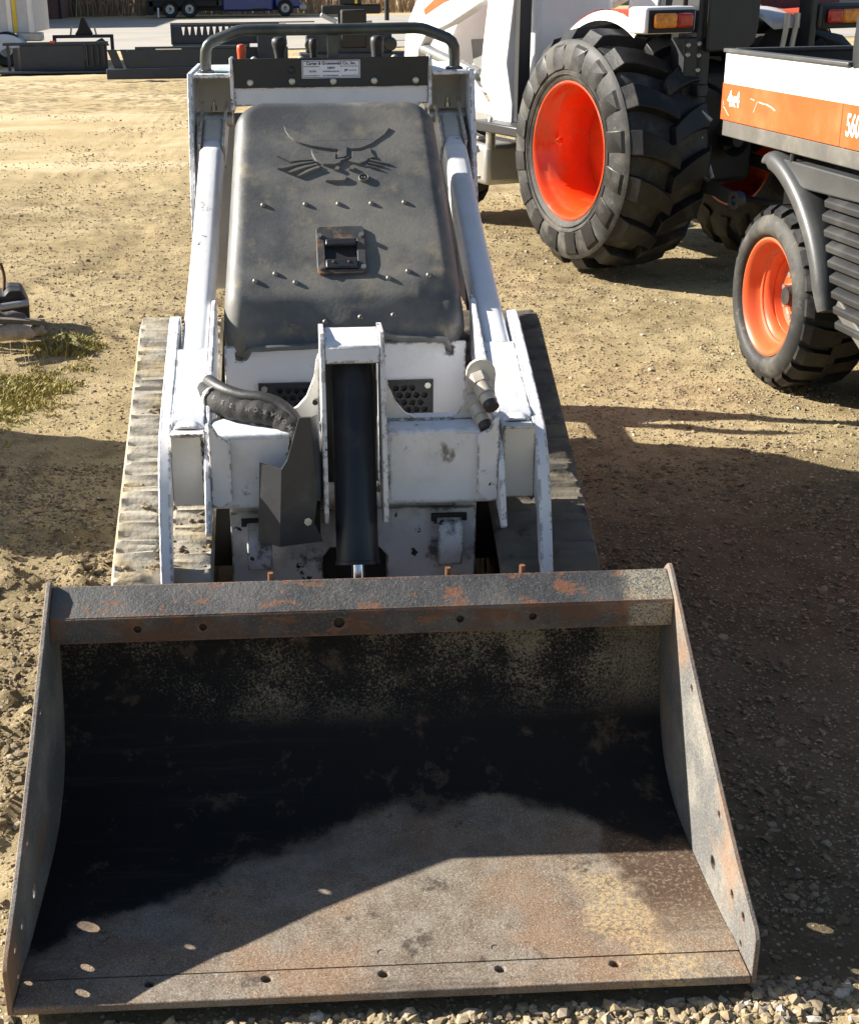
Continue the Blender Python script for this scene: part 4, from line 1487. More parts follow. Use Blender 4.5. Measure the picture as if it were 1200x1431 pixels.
# ================================================================== wheels
def tyre_bars(mb, R, W, n, lug_h, kind, x0=0.0):
    """tyre lugs; wheel axis along x, the outer face at x0, inner at x0 + W"""
    c = x0 + W / 2
    half = W / 2
    def ring(x):                                     # carcass radius at an offset from the middle
        u = abs(x - c) / half
        return (R - lug_h) - .05 * R * u ** 2.2
    for k in range(n):
        for sd in (-1, 1):
            a0 = 2 * PI * (k + (.5 if sd > 0 else 0)) / n
            secs = []
            m = 9 if kind == 'r4' else 7
            for i in range(m):
                t = min(1, i / 6)
                if kind == 'r4':
                    x = c + sd * (-.06 + 1.02 * t) * half
                    ang = a0 - (.50 * t - .20 * t * t) * (2 * PI / n) * 1.5
                    hw = (.17 + .10 * t) * (2 * PI / n)
                    top = R - .012 * t - (.06 * max(0, t - .82) / .18)
                else:
                    x = c + sd * (-.10 + 1.12 * t) * half
                    ang = a0 - .30 * t * (2 * PI / n)
                    hw = .33 * (2 * PI / n)
                    top = R - .004 * t - (.018 * max(0, t - .85) / .15)
                if i >= 7:
                    x = c + sd * (1.075 if i == 7 else 1.118) * half
                    top = R - (.10 if i == 7 else .165)
                    ang -= (i - 6) * .05 * (2 * PI / n)
                    hw *= .9
                b = ring(min(max(x, x0), x0 + W)) - (.02 if i < 7 else (.08 if i == 7 else .12))
                secs.append((x, ang, hw, top, b))
            V = []
            for x, ang, hw, tp, b in secs:
                for da, r in ((-hw * 1.25, b), (-hw, tp), (hw, tp), (hw * 1.25, b)):
                    V.append((x, r * math.cos(ang + da), r * math.sin(ang + da)))
            F = []
            for i in range(m - 1):
                for q in range(3):
                    F.append((i * 4 + q, i * 4 + q + 1, (i + 1) * 4 + q + 1, (i + 1) * 4 + q))
            F += [(0, 1, 2, 3), ((m - 1) * 4 + 3, (m - 1) * 4 + 2, (m - 1) * 4 + 1, (m - 1) * 4)]
            mb.add(V, F)

def big_wheel(parent, name, cx, cyy, cz, R, W, rim, n, lug_h, kind, mt, ms, mr, side=1, depth=.2, hub=True):
    """wheel with its outer face toward -x (side=1) or +x (side=-1); parts: tyre, rim barrel, disc, hub, nuts"""
    def flip(o):
        if side < 0:
            o.rotation_euler = (0, 0, PI)
        return o
    mb = MB()
    mb.lathe([(depth - .004, .001), (depth - .004, rim * .42), (depth - .012, rim * .55), (depth + .0, rim * .86), (depth + .012, rim * .86), (depth + .02, .001)], (0, 0, 0), (1, 0, 0), 56)
    w = mb.build(name, mr, parent, ang=40)
    w.location = (cx, cyy, cz)
    flip(w)
    mb = MB()
    b = .052 * rim / .34
    mb.lathe([(-.004, rim + .012), (-.006, rim + .004), (.0, rim - .004), (.012, rim - .012), (.03, rim - .020), (.05, rim - .030), (.06, rim - .045), (depth * .62, rim - .062), (depth * .72, rim - .060), (depth, rim - .055),
              (W * .8, rim - .05), (W, rim), (W, rim + .01), (W * .8, rim - .035), (.03, rim - .004)], (0, 0, 0), (1, 0, 0), 64, close=True)
    mb.build('rim', mr, w, ang=50)
    mb = MB()
    s_ = (R - rim)
    prof = [(.004, rim + .008), (-.006, rim + .02), (-.016, rim + .10 * s_ + .01), (-.024, rim + .35 * s_), (-.018, rim + .55 * s_), (-.004, rim + .70 * s_), (.010, rim + .76 * s_), (.018, R - lug_h * 1.45), (.06 * W + .01, R - lug_h * 1.15), (.25 * W, R - lug_h * 1.02), (.5 * W, R - lug_h),
            (.75 * W, R - lug_h * 1.02), (.94 * W - .01, R - lug_h * 1.15), (W - .018, R - lug_h * 1.45), (W + .02, rim + .4 * s_), (W, rim + .01)]
    mb.lathe(prof, (0, 0, 0), (1, 0, 0), 72)
    ty = mb.build('tyre', ms, w, ang=60)
    mb = MB()
    tyre_bars(mb, R, W, n, lug_h, kind)
    lg = mb.build('tyre_tread', mt, w, ang=35, bevel=.004 if kind == 'r4' else 0)
    if kind == 'r4':
        mb = MB()
        # rings moulded on the sidewall
        for r_ in (rim + .045, rim + .07):
            mb.lathe([(-.022, r_ - .003), (-.026, r_), (-.022, r_ + .003)], (0, 0, 0), (1, 0, 0), 64)
        mb.build('sidewall_ring', ms, w)
    if hub:
        mb = MB()
        mb.lathe([(depth - .002, rim * .20), (depth - .045, rim * .19), (depth - .05, rim * .17), (depth - .065, rim * .16), (depth - .066, .001)], (0, 0, 0), (1, 0, 0), 28)
        mb.build('hub', M['dark'], w)
        mb = MB()
        mb.tube([(depth - .004, 0, 0), (depth - .036, 0, 0)], .0125, 6)
        n0 = mb.build('wheel_nut', M['steel'], w)
        for k in range(8):
            o = n0 if k == 0 else dup(n0)
            a = 2 * PI * k / 8 + .2
            o.location = (0, rim * .40 * math.cos(a), rim * .40 * math.sin(a))
    return w

# ================================================================== tractor
T0 = Vector((1.342, 5.235, .057))
tr = empty('tractor', T0, rad(20.6))
tr.scale = (.96, .96, .96)
tag(tr, 'white and orange tractor with a huge lugged rear tyre on a bright orange rim', 'tractor')
def T(mb, name, mat, parent=tr, **k):
    return mb.build(name, mat, parent, **k)
w = big_wheel(tr, 'rear_wheel', 0, .18, .568, .628, .50, .345, 16, .058, 'r4', M['rubber'], M['rubber_side'], M['orange'], 1, .31, hub=False)
tag(w, 'big rear wheel with glossy orange rim')
mb = MB()
mb.tube([(.10, .245, .03), (.085, .235, .03), (.075, .235, .028)], [.016, .014, .012], 12)
vs_ = mb.build('valve', M['orange'], w)
mb = MB()
mb.tube([(.076, .235, .028), (.066, .235, .028)], .006, 8)
T(mb, 'valve_cap', M['dark'], parent=w)
w2 = big_wheel(tr, 'rear_wheel', 1.56, .18, .568, .628, .50, .345, 16, .058, 'r4', M['rubber'], M['rubber_side'], M['orange'], -1, .24, hub=False)
for x, sd in ((.22, 1), (1.34, -1)):
    big_wheel(tr, 'front_wheel', x, 2.25, .341, .40, .30, .21, 13, .03, 'r4', M['rubber'], M['rubber_side'], M['orange'], sd, .12, hub=False)
# axle, transmission and hitch in the dark between the wheels
mb = MB()
mb.cyl((.36, .18, .595), (1.20, .18, .595), .10, 18)
T(mb, 'rear_axle', M['dark'])
mb = MB()
mb.prism([(-.12, .40), (-.12, .95), (.3, 1.0), (1.3, .85), (1.3, .35), (.3, .30)], YZ(.60), 0, .36)
T(mb, 'transmission_housing', M['dark'], bevel=.02)
mb = MB()
mb.cyl((.78, -.12, .62), (.78, -.22, .62), .035, 14)
mb.lathe([(0, .06), (.08, .085)], (.78, -.12, .62), (0, -1, 0), 18)
T(mb, 'power_take_off', M['dark'])
for x in (.52, 1.04):
    mb = MB()
    mb.bar((x, .1, .50), (x + (x - .78) * .25, -.62, .40), .022, .065)
    mb.lathe([(-.022, .022), (-.022, .045), (.022, .045), (.022, .022)], (x + (x - .78) * .26, -.66, .395), (1, 0, 0), 18, close=True)
    T(mb, 'lower_link', M['black'], bevel=.003)
    mb = MB()
    mb.cyl((x, -.05, .95), (x + .02, -.34, .46), .012, 8)
    mb.cyl((x, -.16, .78), (x + .012, -.26, .60), .022, 10)
    T(mb, 'lift_rod', M['coupler'])
    mb = MB()
    mb.bar((x, .05, .98), (x, -.10, .955), .025, .05)
    T(mb, 'lift_arm', M['black'], bevel=.004)
mb = MB()
mb.bar((.78, -.05, .86), (.78, -.30, .84), .03, .03)
mb.bar((.78, -.30, .84), (.79, -.46, .76), .02, .02)
T(mb, 'top_link', M['black'], bevel=.003)
mb = MB()
mb.bar((.78, .1, .33), (.78, -.58, .34), .065, .022)
mb.lathe([(-.012, .018), (-.012, .055), (.012, .055), (.012, .018)], (.78, -.60, .345), (0, 0, 1), 18, close=True)
T(mb, 'drawbar', M['dark'], bevel=.003)
# twisted check chain with a clevis ring, pale against the dark
mb = MB()
mb.tube([(1.20 + .06 * math.cos(a), -.62 + .02 * math.cos(a), .44 + .05 * math.sin(a)) for a in np.linspace(.5, 5.6, 16)], .013, 8)
mb.tube([(1.24, -.60, .40), (1.42, -.45, .38)], .013, 8)
T(mb, 'clevis_ring', M['silver'])
for (a, b, r_) in (((.40, -.38, .80), (.46, -.40, .75), .012), ((.37, -.34, .675), (.44, -.37, .665), .009), ((.86, -.52, .43), (.93, -.52, .425), .012), ((.36, -.30, .395), (.50, -.32, .39), .010)):
    mb = MB()
    mb.cyl(a, b, r_, 10)
    T(mb, 'hitch_pin', M['steel'])
mb = MB()
pts = smooth_path([(.34, -.26, .72), (.40, -.34, .64), (.38, -.40, .55), (.44, -.42, .47), (.52, -.38, .44)], 5)
mb.tube(pts, .010, 8)
pts = smooth_path([(.62, -.14, .90), (.60, -.30, .86), (.58, -.33, .74), (.66, -.22, .66)], 5)
mb.tube(pts, .012, 8)
T(mb, 'hydraulic_hose', M['grip'])
# remote valves and bolted bracket plate under the roll bar
mb = MB()
mb.box((.345, -.30, .80), (.50, -.18, 1.14))
mb.box((.40, -.36, .86), (.46, -.30, .92))
T(mb, 'valve_block', M['black'], bevel=.008)
mb = MB()
mb.dome((0, 0, 0), (0, -1, 0), .014, .010, 10)
vb = T(mb, 'bracket_bolt', M['steel'])
for i, (x, z) in enumerate(((.365, 1.105), (.365, 1.06), (.43, 1.11), (.43, 1.055), (.43, .985))):
    o = vb if i == 0 else dup(vb)
    o.location = (x, -.301, z)
# fenders with lamps
for sd in (0, 1):
    def X(x):
        return x if sd == 0 else 1.56 - x
    arc = []
    n_ = 14
    mb = MB()
    V, F = [], []
    for i in range(n_ + 1):
        a = rad(48 + 70 * i / n_)
        r_ = .665
        yy = .18 + r_ * math.cos(a) * .95
        zz = .60 + r_ * math.sin(a)
        for xx, dz in ((.17, -.05), (.18, -.012), (.20, 0), (.54, .0), (.55, -.02)):
            V.append((X(xx), yy, zz + dz))
        for xx, dz in ((.53, -.03), (.20, -.015)):
            V.append((X(xx), yy, zz + dz))
    C = 7
    for i in range(n_):
        for c in range(C):
            c2 = (c + 1) % C
            F.append((i * C + c, i * C + c2, (i + 1) * C + c2, (i + 1) * C + c))
    F += [tuple(range(C)), tuple(n_ * C + c for c in range(C))]
    mb.add(V, F)
    fd = T(mb, 'fender', M['clean_white'])
    mb = MB()
    V, F = [], []
    for i in range(9):
        a = rad(58 + 56 * i / 8)
        yy = .18 + .669 * math.cos(a) * .95
        zz = .60 + .669 * math.sin(a)
        for xx in (.195, .37):
            V.append((X(xx), yy, zz))
    F = [(2 * i, 2 * i + 1, 2 * i + 3, 2 * i + 2) for i in range(8)]
    V += [(a, b, c - .004) for a, b, c in V]
    F += [(2 * i + 18, 2 * i + 20, 2 * i + 21, 2 * i + 19) for i in range(8)]
    mb.add(V, F)
    T(mb, 'fender_stripe', M['orange_band'], parent=fd)
    mb = MB()
    xs = sorted((X(.10), X(.40)))
    mb.box((xs[0], -.305, 1.16), (xs[1], -.15, 1.285))
    lh = T(mb, 'lamp_housing', M['clean_white'] if sd == 0 else M['grey_plastic'], bevel=.02, seg=3)
    mb = MB()
    xs = sorted((X(.12), X(.385)))
    mb.box((xs[0], -.309, 1.165), (xs[1], -.303, 1.27))
    T(mb, 'lamp_bezel', M['dark'], parent=lh, bevel=.002)
    mb = MB()
    xs = sorted((X(.142), X(.272)))
    mb.box((xs[0], -.335, 1.187), (xs[1], -.308, 1.255))
    T(mb, 'amber_lens', M['amber'], parent=lh, bevel=.013, seg=3)
    mb = MB()
    xs = sorted((X(.2725), X(.365)))
    mb.box((xs[0], -.335, 1.187), (xs[1], -.308, 1.255))
    T(mb, 'red_lens', M['red'], parent=lh, bevel=.013, seg=3)
    # roll-bar post
    mb = MB()
    xs = sorted((X(.415), X(.455)))
    mb.box((xs[0], -.30, .80), (xs[1], -.20, 2.1))
    T(mb, 'roll_bar_post', M['black'], bevel=.006)
mb = MB()
mb.box((.4555, -.29, 2.03), (1.1045, -.21, 2.1))
T(mb, 'roll_bar_top', M['black'], bevel=.01)
# black back plate on the roll bar, pale box beside it
mb = MB()
mb.prism([(.455, 1.09), (.47, 1.07), (.70, 1.07), (.745, 1.11), (.76, 1.17), (.765, 1.75), (.455, 1.75)], XZ(-.33), 0, .02)
T(mb, 'back_plate', M['black'], bevel=.012)
mb = MB()
mb.box((.40, -.16, 1.10), (.455, -.10, 1.20))
T(mb, 'filter_box', M['silver'], bevel=.006)
mb = MB()
mb.prism([(.10, 1.02), (.55, 1.02), (.62, 1.12), (.55, 1.14), (.18, 1.16), (.06, 1.75), (.0, 1.75), (.04, 1.10)], YZ(.56), 0, .44)
T(mb, 'seat', M['grip'], bevel=.03, seg=3)
for x, z0 in ((.96, .95), (1.02, .95)):
    mb = MB()
    mb.tube([(x, -.25, z0), (x + .02, -.27, 1.17)], .014, 10)
    mb.tube([(x + .02, -.27, 1.17), (x + .02, -.27, 1.24)], .019, 10)
    T(mb, 'control_rod', M['silver'])
mb = MB()
mb.prism([(.84, 1.30), (1.14, 1.255), (1.50, 1.27), (1.50, 1.42), (.84, 1.42)], XZ(-.05), 0, .03)
T(mb, 'red_mesh_guard', M['red_mesh'], bevel=.002)
mb = MB()
mb.prism([(.78, 1.16), (.86, 1.30), (.90, 1.30), (.92, 1.24), (.84, 1.12)], XZ(-.12), 0, .03)
T(mb, 'white_bracket', M['clean_white'], bevel=.003)
# floor, step and bonnet
mb = MB()
mb.box((.12, .82, .56), (1.44, 1.5, .62))
T(mb, 'foot_platform', M['black'], bevel=.01)
mb = MB()
mb.prism([(1.42, .75), (1.42, 1.42), (1.6, 1.47), (2.3, 1.44), (3.0, 1.33), (3.12, 1.20), (3.12, .78), (2.2, .70)], YZ(.50), 0, .56)
bn = T(mb, 'bonnet', M['clean_white'], bevel=.05, seg=4)
mb = MB()
for x in (.4975, 1.0605):
    mb.prism([(1.7, 1.32), (2.5, 1.29), (2.9, 1.20), (2.9, 1.24), (2.5, 1.36), (1.7, 1.39)], YZ(x), 0, .002)
T(mb, 'bonnet_stripe', M['orange_band'], parent=bn)
mb = MB()
mb.prism([(1.5, .86), (1.62, .80), (2.15, .80), (2.22, 1.05), (1.6, 1.08)], YZ(.484), 0, .012)
T(mb, 'engine_side_grille', M['window_grey'], parent=bn, bevel=.01)
# front loader on the left side: post, curved arm, cylinder
for x in (.24, 1.24):
    mb = MB()
    mb.prism([(1.22, .60), (1.46, .60), (1.50, .74), (1.62, .82), (1.60, 1.02), (1.54, 1.30), (1.52, 1.52), (1.40, 1.60), (1.26, 1.56), (1.23, 1.30), (1.30, .95), (1.22, .72)], YZ(x), 0, .10)
    T(mb, 'loader_post', M['clean_white'], bevel=.008)
    mb = MB()
    mb.box((x + .012, 1.17, .62), (x + .09, 1.222, 1.40))
    T(mb, 'post_channel', M['black'], bevel=.004)
    mb = MB()
    mb.prism([(1.28, 1.40), (1.42, 1.56), (1.60, 1.56), (2.20, 1.43), (2.55, 1.30), (2.72, 1.12), (2.80, .60), (2.82, .34), (2.66, .34), (2.60, .70), (2.52, .98), (2.40, 1.08), (2.05, 1.16), (1.60, 1.30)], YZ(x + .012), 0, .078)
    la = T(mb, 'loader_arm', M['clean_white'], bevel=.008)
    mb = MB()
    mb.prism([(1.75, 1.35), (2.15, 1.28), (2.42, 1.20), (2.44, 1.235), (2.18, 1.34), (1.75, 1.42)], YZ(x + .0095), 0, .0022)
    T(mb, 'loader_arm_stripe', M['orange_band'], parent=la)
    mb = MB()
    mb.cyl((x + .05, 2.50, .985), (x + .05, 1.72, .86), .038, 16)
    T(mb, 'loader_cylinder', M['loader_grey'])
    mb = MB()
    mb.cyl((x + .05, 1.72, .86), (x + .05, 1.52, .828), .019, 12)
    T(mb, 'loader_cylinder_rod', M['chrome'])
mb = MB()
mb.prism([(1.5, .66), (2.1, .60), (2.1, .88), (1.98, .94), (1.62, .70), (1.5, .74)], YZ(.30), 0, .012)
T(mb, 'loader_frame_plate', M['clean_white'], bevel=.003)
mb = MB()
mb.box((.24, 1.47, .565), (.40, 2.0, .655))
T(mb, 'frame_rail', M['silver'], bevel=.006)
mb = MB()
mb.box((.20, 1.44, .22), (.52, 1.95, .47))
T(mb, 'fuel_tank', M['silver'], bevel=.035, seg=3)
mb = MB()
tr_pts = []
mb.bar((.22, 1.55, .50), (.22, 1.92, .55), .05, .018)
for k in range(6):
    mb.bar((.195, 1.57 + k * .06, .515 + k * .008), (.195, 1.60 + k * .06, .515 + k * .008), .008, .035)
T(mb, 'step_tread', M['silver'], bevel=.002)
mb = MB()
mb.bar((.06, 1.30, .47), (.02, 1.60, .33), .03, .045)
mb.bar((.02, 1.615, .32), (.02, 1.22, .31), .05, .02)
T(mb, 'step_bracket', M['clean_white'], bevel=.004)
mb = MB()
mb.cyl((.18, 1.36, .46), (.18, 1.36, .62), .03, 12)
mb.dome((.18, 1.36, .62), (0, 0, 1), .022, .03, 12)
T(mb, 'hydraulic_fitting', M['steel'])

# ================================================================== utility work machine
U0 = Vector((1.642, 3.116, 0))
ut = empty('utility_vehicle', U0, rad(6.0))
tag(ut, 'white and orange utility work machine with dump bed and 4x4 lettering beside the tractor', 'utility vehicle')
def U(mb, name, mat, parent=ut, **k):
    return mb.build(name, mat, parent, **k)
uw = big_wheel(ut, 'rear_wheel', .0, .145, .318, .335, .25, .205, 22, .020, 'bar', M['rubber'], M['rubber_side'], M['orange_utv'], 1, .13)
big_wheel(ut, 'rear_wheel', 1.42, .145, .318, .335, .25, .205, 22, .020, 'bar', M['rubber'], M['rubber_side'], M['orange_utv'], -1, .13)
for x, sd in ((.0, 1), (1.42, -1)):
    big_wheel(ut, 'front_wheel', x, -2.0, .318, .335, .25, .205, 22, .020, 'bar', M['rubber'], M['rubber_side'], M['orange_utv'], sd, .13)
# second step ring inside the rim
mb = MB()
mb.lathe([(.048, .176), (.052, .166), (.085, .160), (.090, .140), (.114, .132), (.118, .108), (.128, .10), (.128, .17)], (0, 0, 0), (1, 0, 0), 48, close=True)
U(mb, 'rim_step', M['orange_utv'], parent=uw, ang=50)
# chassis mass
mb = MB()
mb.box((.34, -2.6, .30), (1.08, .30, .62))
mb.cyl((.2, .145, .318), (1.22, .145, .318), .07, 16)
U(mb, 'chassis', M['dark'], bevel=.01)
mb = MB()
mb.box((.25, -2.3, .40), (1.17, .38, .835))
U(mb, 'bed_subframe', M['dark'], bevel=.01)
mb = MB()
mb.box((.24, .385, .42), (1.18, .60, .838))
U(mb, 'underbed_shade_block', M['shade_black'])  # black block added where shade lies under the bed
# bed
def side_poly(h0, h1, z0, z1):
    return [(h0, z0), (h1, z0), (h1, z1), (h0, z1)]
for x in (-.020, 1.43):
    mb = MB()
    mb.prism(side_poly(-.302, .662, .906, 1.150), YZ(x), 0, .012)
    bs_ = U(mb, 'bed_side', M['clean_white'], bevel=.003)
    mb = MB()
    xx = x - .0025 if x < 0 else x + .0122
    mb.prism(side_poly(-.3019, .6615, .9065, 1.040), YZ(xx), 0, .0023)
    U(mb, 'orange_band', M['orange_band'], parent=bs_)
    mb = MB()
    mb.box((x - .010, -.32, 1.1505), (x + .026, .668, 1.166))
    U(mb, 'bed_rim', M['grey_plastic'], bevel=.004)
    mb = MB()
    mb.box((x + .005, -1.3, .845), (x + .03, .655, .9035))
    U(mb, 'bed_rail', M['rail'], bevel=.004)
mb = MB()
mb.box((-.0078, .652, .906), (1.4295, .664, 1.150))
tg = U(mb, 'tailgate', M['black'], bevel=.003)
mb = MB()
mb.box((.0165, .640, 1.1505), (1.42, .668, 1.166))
U(mb, 'tailgate_rim', M['grey_plastic'], bevel=.004)
mb = MB()
mb.box((-.0078, -.30, .906), (1.4295, .651, .915))
mb.box((-.0078, -.314, .906), (1.4295, -.302, 1.30))
mb.box((-.0072, -.30, .916), (-.0040, .651, 1.148))
U(mb, 'bed_liner', M['black'])
# printed lettering and scratches on the bed side
SL = lambda h, z, x=-.0232: basis(Vector((x, h, z)), (0, -1, 0), (0, 0, 1))
text_mesh('4x4', .078, 'four_by_four_lettering', M['decal_white'], bs_ if False else bpy.data.objects['bed_side'], SL(.550, .985), bold=.0022, sx=.92)
mb = MB()
for a, b, c, d_ in ((.40, 1.000, .365, .998), (.325, .994, .275, .9905), (.265, .992, .215, .984), (.212, .984, .185, .976), (.365, .955, .338, .995), (.64, .955, .585, .925), (.645, .975, .640, .96)):
    mb.bar((-.0228, a, b), (-.0228, c, d_), .0012, .0038 if abs(a - c) < .06 and c < .33 and c > .18 else .0018, up=(0, 0, 1))
U(mb, 'paint_scratch', M['decal_white'], parent=bpy.data.objects['bed_side'], smooth=False)
# body side forward of the bed
mb = MB()
mb.prism(side_poly(-1.9, -.306, .906, 1.150), YZ(-.020), 0, .10)
bd = U(mb, 'body_side', M['clean_white'], bevel=.004)
mb = MB()
mb.prism(side_poly(-1.899, -.307, .9065, 1.040), YZ(-.0225), 0, .0023)
U(mb, 'orange_band', M['orange_band'], parent=bd)
text_mesh('5600', .098, 'model_number', M['decal_white'], bd, SL(-.338, .974), bold=.0018, align='LEFT', sx=.62)
mb = MB()
mb.box((-.0215, -.490, 1.060), (-.0205, -.395, 1.120))
lb = U(mb, 'warning_label', M['label_tan'], parent=bd)
mb = MB()
for h0, z0 in ((-.405, 1.100), (-.405, 1.077), (-.44, 1.100), (-.44, 1.077)):
    mb.box((-.0221, h0 - .024, z0 - .008), (-.0216, h0, z0 + .008))
U(mb, 'warning_symbol', M['ink'], parent=bd)
# cab: posts, roof, rear screen, cast shade on the body side
for pth, sq_ in ((smooth_path([(.03, -.36, 1.145), (.03, -.345, 1.22), (.035, -.36, 1.34), (.06, -.42, 1.7), (.08, -.52, 2.02)], 5), (.10, .09, .5)),
                 (smooth_path([(1.38, -.36, 1.145), (1.38, -.345, 1.22), (1.37, -.36, 1.34), (1.34, -.42, 1.7), (1.32, -.52, 2.02)], 5), (.10, .09, .5)),
                 ([(.06, -1.75, 1.145), (.06, -1.5, 2.02)], (.08, .08, .5)), ([(1.36, -1.75, 1.145), (1.36, -1.5, 2.02)], (.08, .08, .5))):
    mb = MB()
    mb.tube(pth, 1.0, 12, sq=sq_)
    U(mb, 'cab_post', M['black'], ang=60)
mb = MB()
mb.box((.03, -1.6, 2.02), (1.39, -.46, 2.10))
U(mb, 'cab_roof', M['clean_white'], bevel=.03, seg=3)
mb = MB()
mb.prism([(-.40, 1.15), (-1.72, 1.15), (-1.50, 2.01), (-.50, 2.01)], YZ(.05), 0, .008)
U(mb, 'cab_door_glass', M['glass_dark'])
mb = MB()
mb.box((.4, -1.3, .9), (1.05, -.75, 1.5))
U(mb, 'cab_seat', M['grip'], bevel=.06, seg=3)
# fender flare: a moulded arch standing out round the tyre
fp = smooth_path([(.0, .355, .778), (.0, .27, .800), (.0, .17, .797), (.0, .07, .762), (-.0, -.035, .700), (-.0, -.125, .625), (.0, -.195, .545), (.0, -.245, .46), (.0, -.285, .36)], 5)
mb = MB()
rs = [(.12 + .88 * min(1, i / 9)) * (1 if i < len(fp) - 5 else 1 - .05 * (i - len(fp) + 5)) for i in range(len(fp))]
mb.tube([p + Vector((.03, 0, 0)) for p in fp], rs, 16, sq=(.125, .078, .7))
U(mb, 'fender_flare', M['grey_plastic'], ang=60)
mb = MB()
mb.add([(-.01, .27, .818), (.30, .27, .818), (.30, -1.3, .815), (-.01, -1.3, .815), (-.005, -.06, .735), (-.005, -1.3, .765), (.30, -.06, .735), (.30, -1.3, .765), (.0, .22, .79), (.30, .22, .79)],
       [(0, 1, 2, 3), (0, 3, 5, 4), (4, 5, 7, 6), (1, 6, 7, 2), (0, 4, 8), (8, 4, 6, 9), (1, 9, 6), (0, 8, 9, 1), (3, 2, 7, 5)])
U(mb, 'side_pod_top', M['grey_plastic'], bevel=.006)
mb = MB()
mb.cyl((-.0, .055, .815), (-.0, .055, .842), .012, 10)
U(mb, 'pod_bolt', M['dark'])
mb = MB()
mb.prism([(-.14, .76), (-1.3, .76), (-1.3, .30), (-.44, .30), (-.33, .42)], YZ(.075), 0, .01)
U(mb, 'louvre_backing', M['dark'])
for k in range(9):
    z0 = .735 - k * .047
    h0 = -.185 - .024 * k - (.03 if k == 0 else 0)
    mb = MB()
    mb.prism([(.012, z0), (.064, z0 + .010), (.066, z0 - .006), (.030, z0 - .038), (-.004, z0 - .036), (-.008, z0 - .014)], lambda a, b, t: (a, h0 - t, b), 0, 1.02)
    U(mb, 'louvre', M['louvre'], bevel=.004)
mb = MB()
mb.bar((.03, -.36, .40), (.03, -1.1, .08), .06, .05, up=(0, 0, 1))
mb.bar((.03, -1.1, .10), (.03, -1.8, .12), .06, .05, up=(0, 0, 1))
U(mb, 'sill_bar', M['rail'], bevel=.006)
mb = MB()
mb.box((.30, .50, .52), (.42, .62, .60))
U(mb, 'amber_marker', M['amber'], bevel=.004)

# ================================================================== unseen trailer added out of frame on the left to cast the shadow
ex = empty('shadow_trailer', (-2.15, 2.75, 0))
tag(ex, 'small black trailer on two wheels, added unseen left of the loader to cast a shadow', 'trailer')
mb = MB()
mb.box((-.75, -.42, .28), (.47, .40, .34))
mb.box((-.75, -.42, .34), (-.71, .40, .60))
mb.box((.43, -.42, .34), (.47, .40, .58))
mb.box((-.709, -.42, .34), (.429, -.39, .58))
mb.box((-.709, .37, .34), (.429, .40, .58))
mb.build('trailer_box', M['black'], ex, bevel=.004)
mb = MB()
mb.bar((-.14, .4, .30), (-.14, 1.5, .30), .06, .06)
mb.build('drawbar', M['black'], ex, bevel=.004)
for x in (.475, -.93):
    mb = MB()
    mb.lathe([(0, .12), (-.01, .16), (.0, .24), (.03, .285), (.09, .29), (.15, .285), (.18, .24), (.18, .12), (.1, .11), (.09, .001), (.08, .001), (.07, .11)], (x - .02, -.52 + .10, .27), (1, 0, 0), 36)
    mb.build('wheel', M['rubber'], ex, ang=40)

# ================================================================== scrap and grass at the left edge
def rock(name, label, c, s, mat, seed, rot=0.0, group=None, parent=None):
    r = random.Random(seed)
    bm = bmesh.new()
    bmesh.ops.create_icosphere(bm, subdivisions=3, radius=1)
    from mathutils import noise as mn
    for v in bm.verts:
        d = mn.noise(v.co * 1.3 + Vector((seed, 0, 0))) * .35 + mn.noise(v.co * 3.1 + Vector((0, seed, 0))) * .14
        v.co *= 1 + d
        v.co = Vector((round(v.co.x * 2.2) / 2.2 * .35 + v.co.x * .65, v.co.y, v.co.z * .9))
        v.co = Vector((v.co.x * s[0], v.co.y * s[1], v.co.z * s[2]))
    me = bpy.data.meshes.new(name)
    bm.to_mesh(me)
    bm.free()
    me.materials.append(mat)
    me.polygons.foreach_set('use_smooth', [True] * len(me.polygons))
    me.set_sharp_from_angle(angle=rad(38))
    o = bpy.data.objects.new(name, me)
    COL.objects.link(o)
    o.location = c
    o.rotation_euler = (0, 0, rot)
    return tag(o, label, 'rock', group)
rock('rock', 'pale flat rock at the front of the scrap pile', (-1.315, 4.00, .075), (.12, .05, .040), M['stone'], 3, .1)
rock('rock', 'small tan rock with a pointed end in the scrap pile', (-1.235, 4.07, .065), (.07, .035, .026), M['stone'], 8, -.25)
rock('rock', 'dark slate rock behind the pale flat rock', (-1.36, 4.20, .07), (.10, .06, .055), M['stone_dark'], 12, .3)
rock('rock', 'dark greenish stone slab on the grass edge', (-1.255, 4.24, .05), (.07, .05, .030), M['stone_dark'], 17, -.2)
bx = empty('scrap_engine_block', (-1.41, 4.47, .0), rad(12))
tag(bx, 'blackened scrap engine block with a bent rod on the left edge', 'scrap block')
mb = MB()
mb.prism([(-.12, .0), (.10, .0), (.105, .10), (.08, .165), (.02, .17), (.0, .145), (-.05, .15), (-.12, .18)], XZ(-.10), 0, .20)
mb.build('casting', M['dark'], bx, bevel=.012, seg=3)
mb = MB()
for k in range(4):
    mb.box((-.11 + k * .05, -.106, .03), (-.09 + k * .05, -.101, .13))
mb.build('rib', M['black'], bx, bevel=.002)
mb = MB()
mb.tube(smooth_path([(.0, .0, .14), (.01, .02, .21), (.0, .03, .27)], 4), .008, 8)
mb.build('bent_rod', M['rust'], bx)
mb = MB()
mb.tube([(-.10, -.13, .10), (.10, -.12, .115)], .016, 10)
mb.build('bright_tube', M['silver'], bx)
mb = MB()
mb.bar((-1.55, 3.93, .16), (-1.18, 4.06, .10), .05, .018)
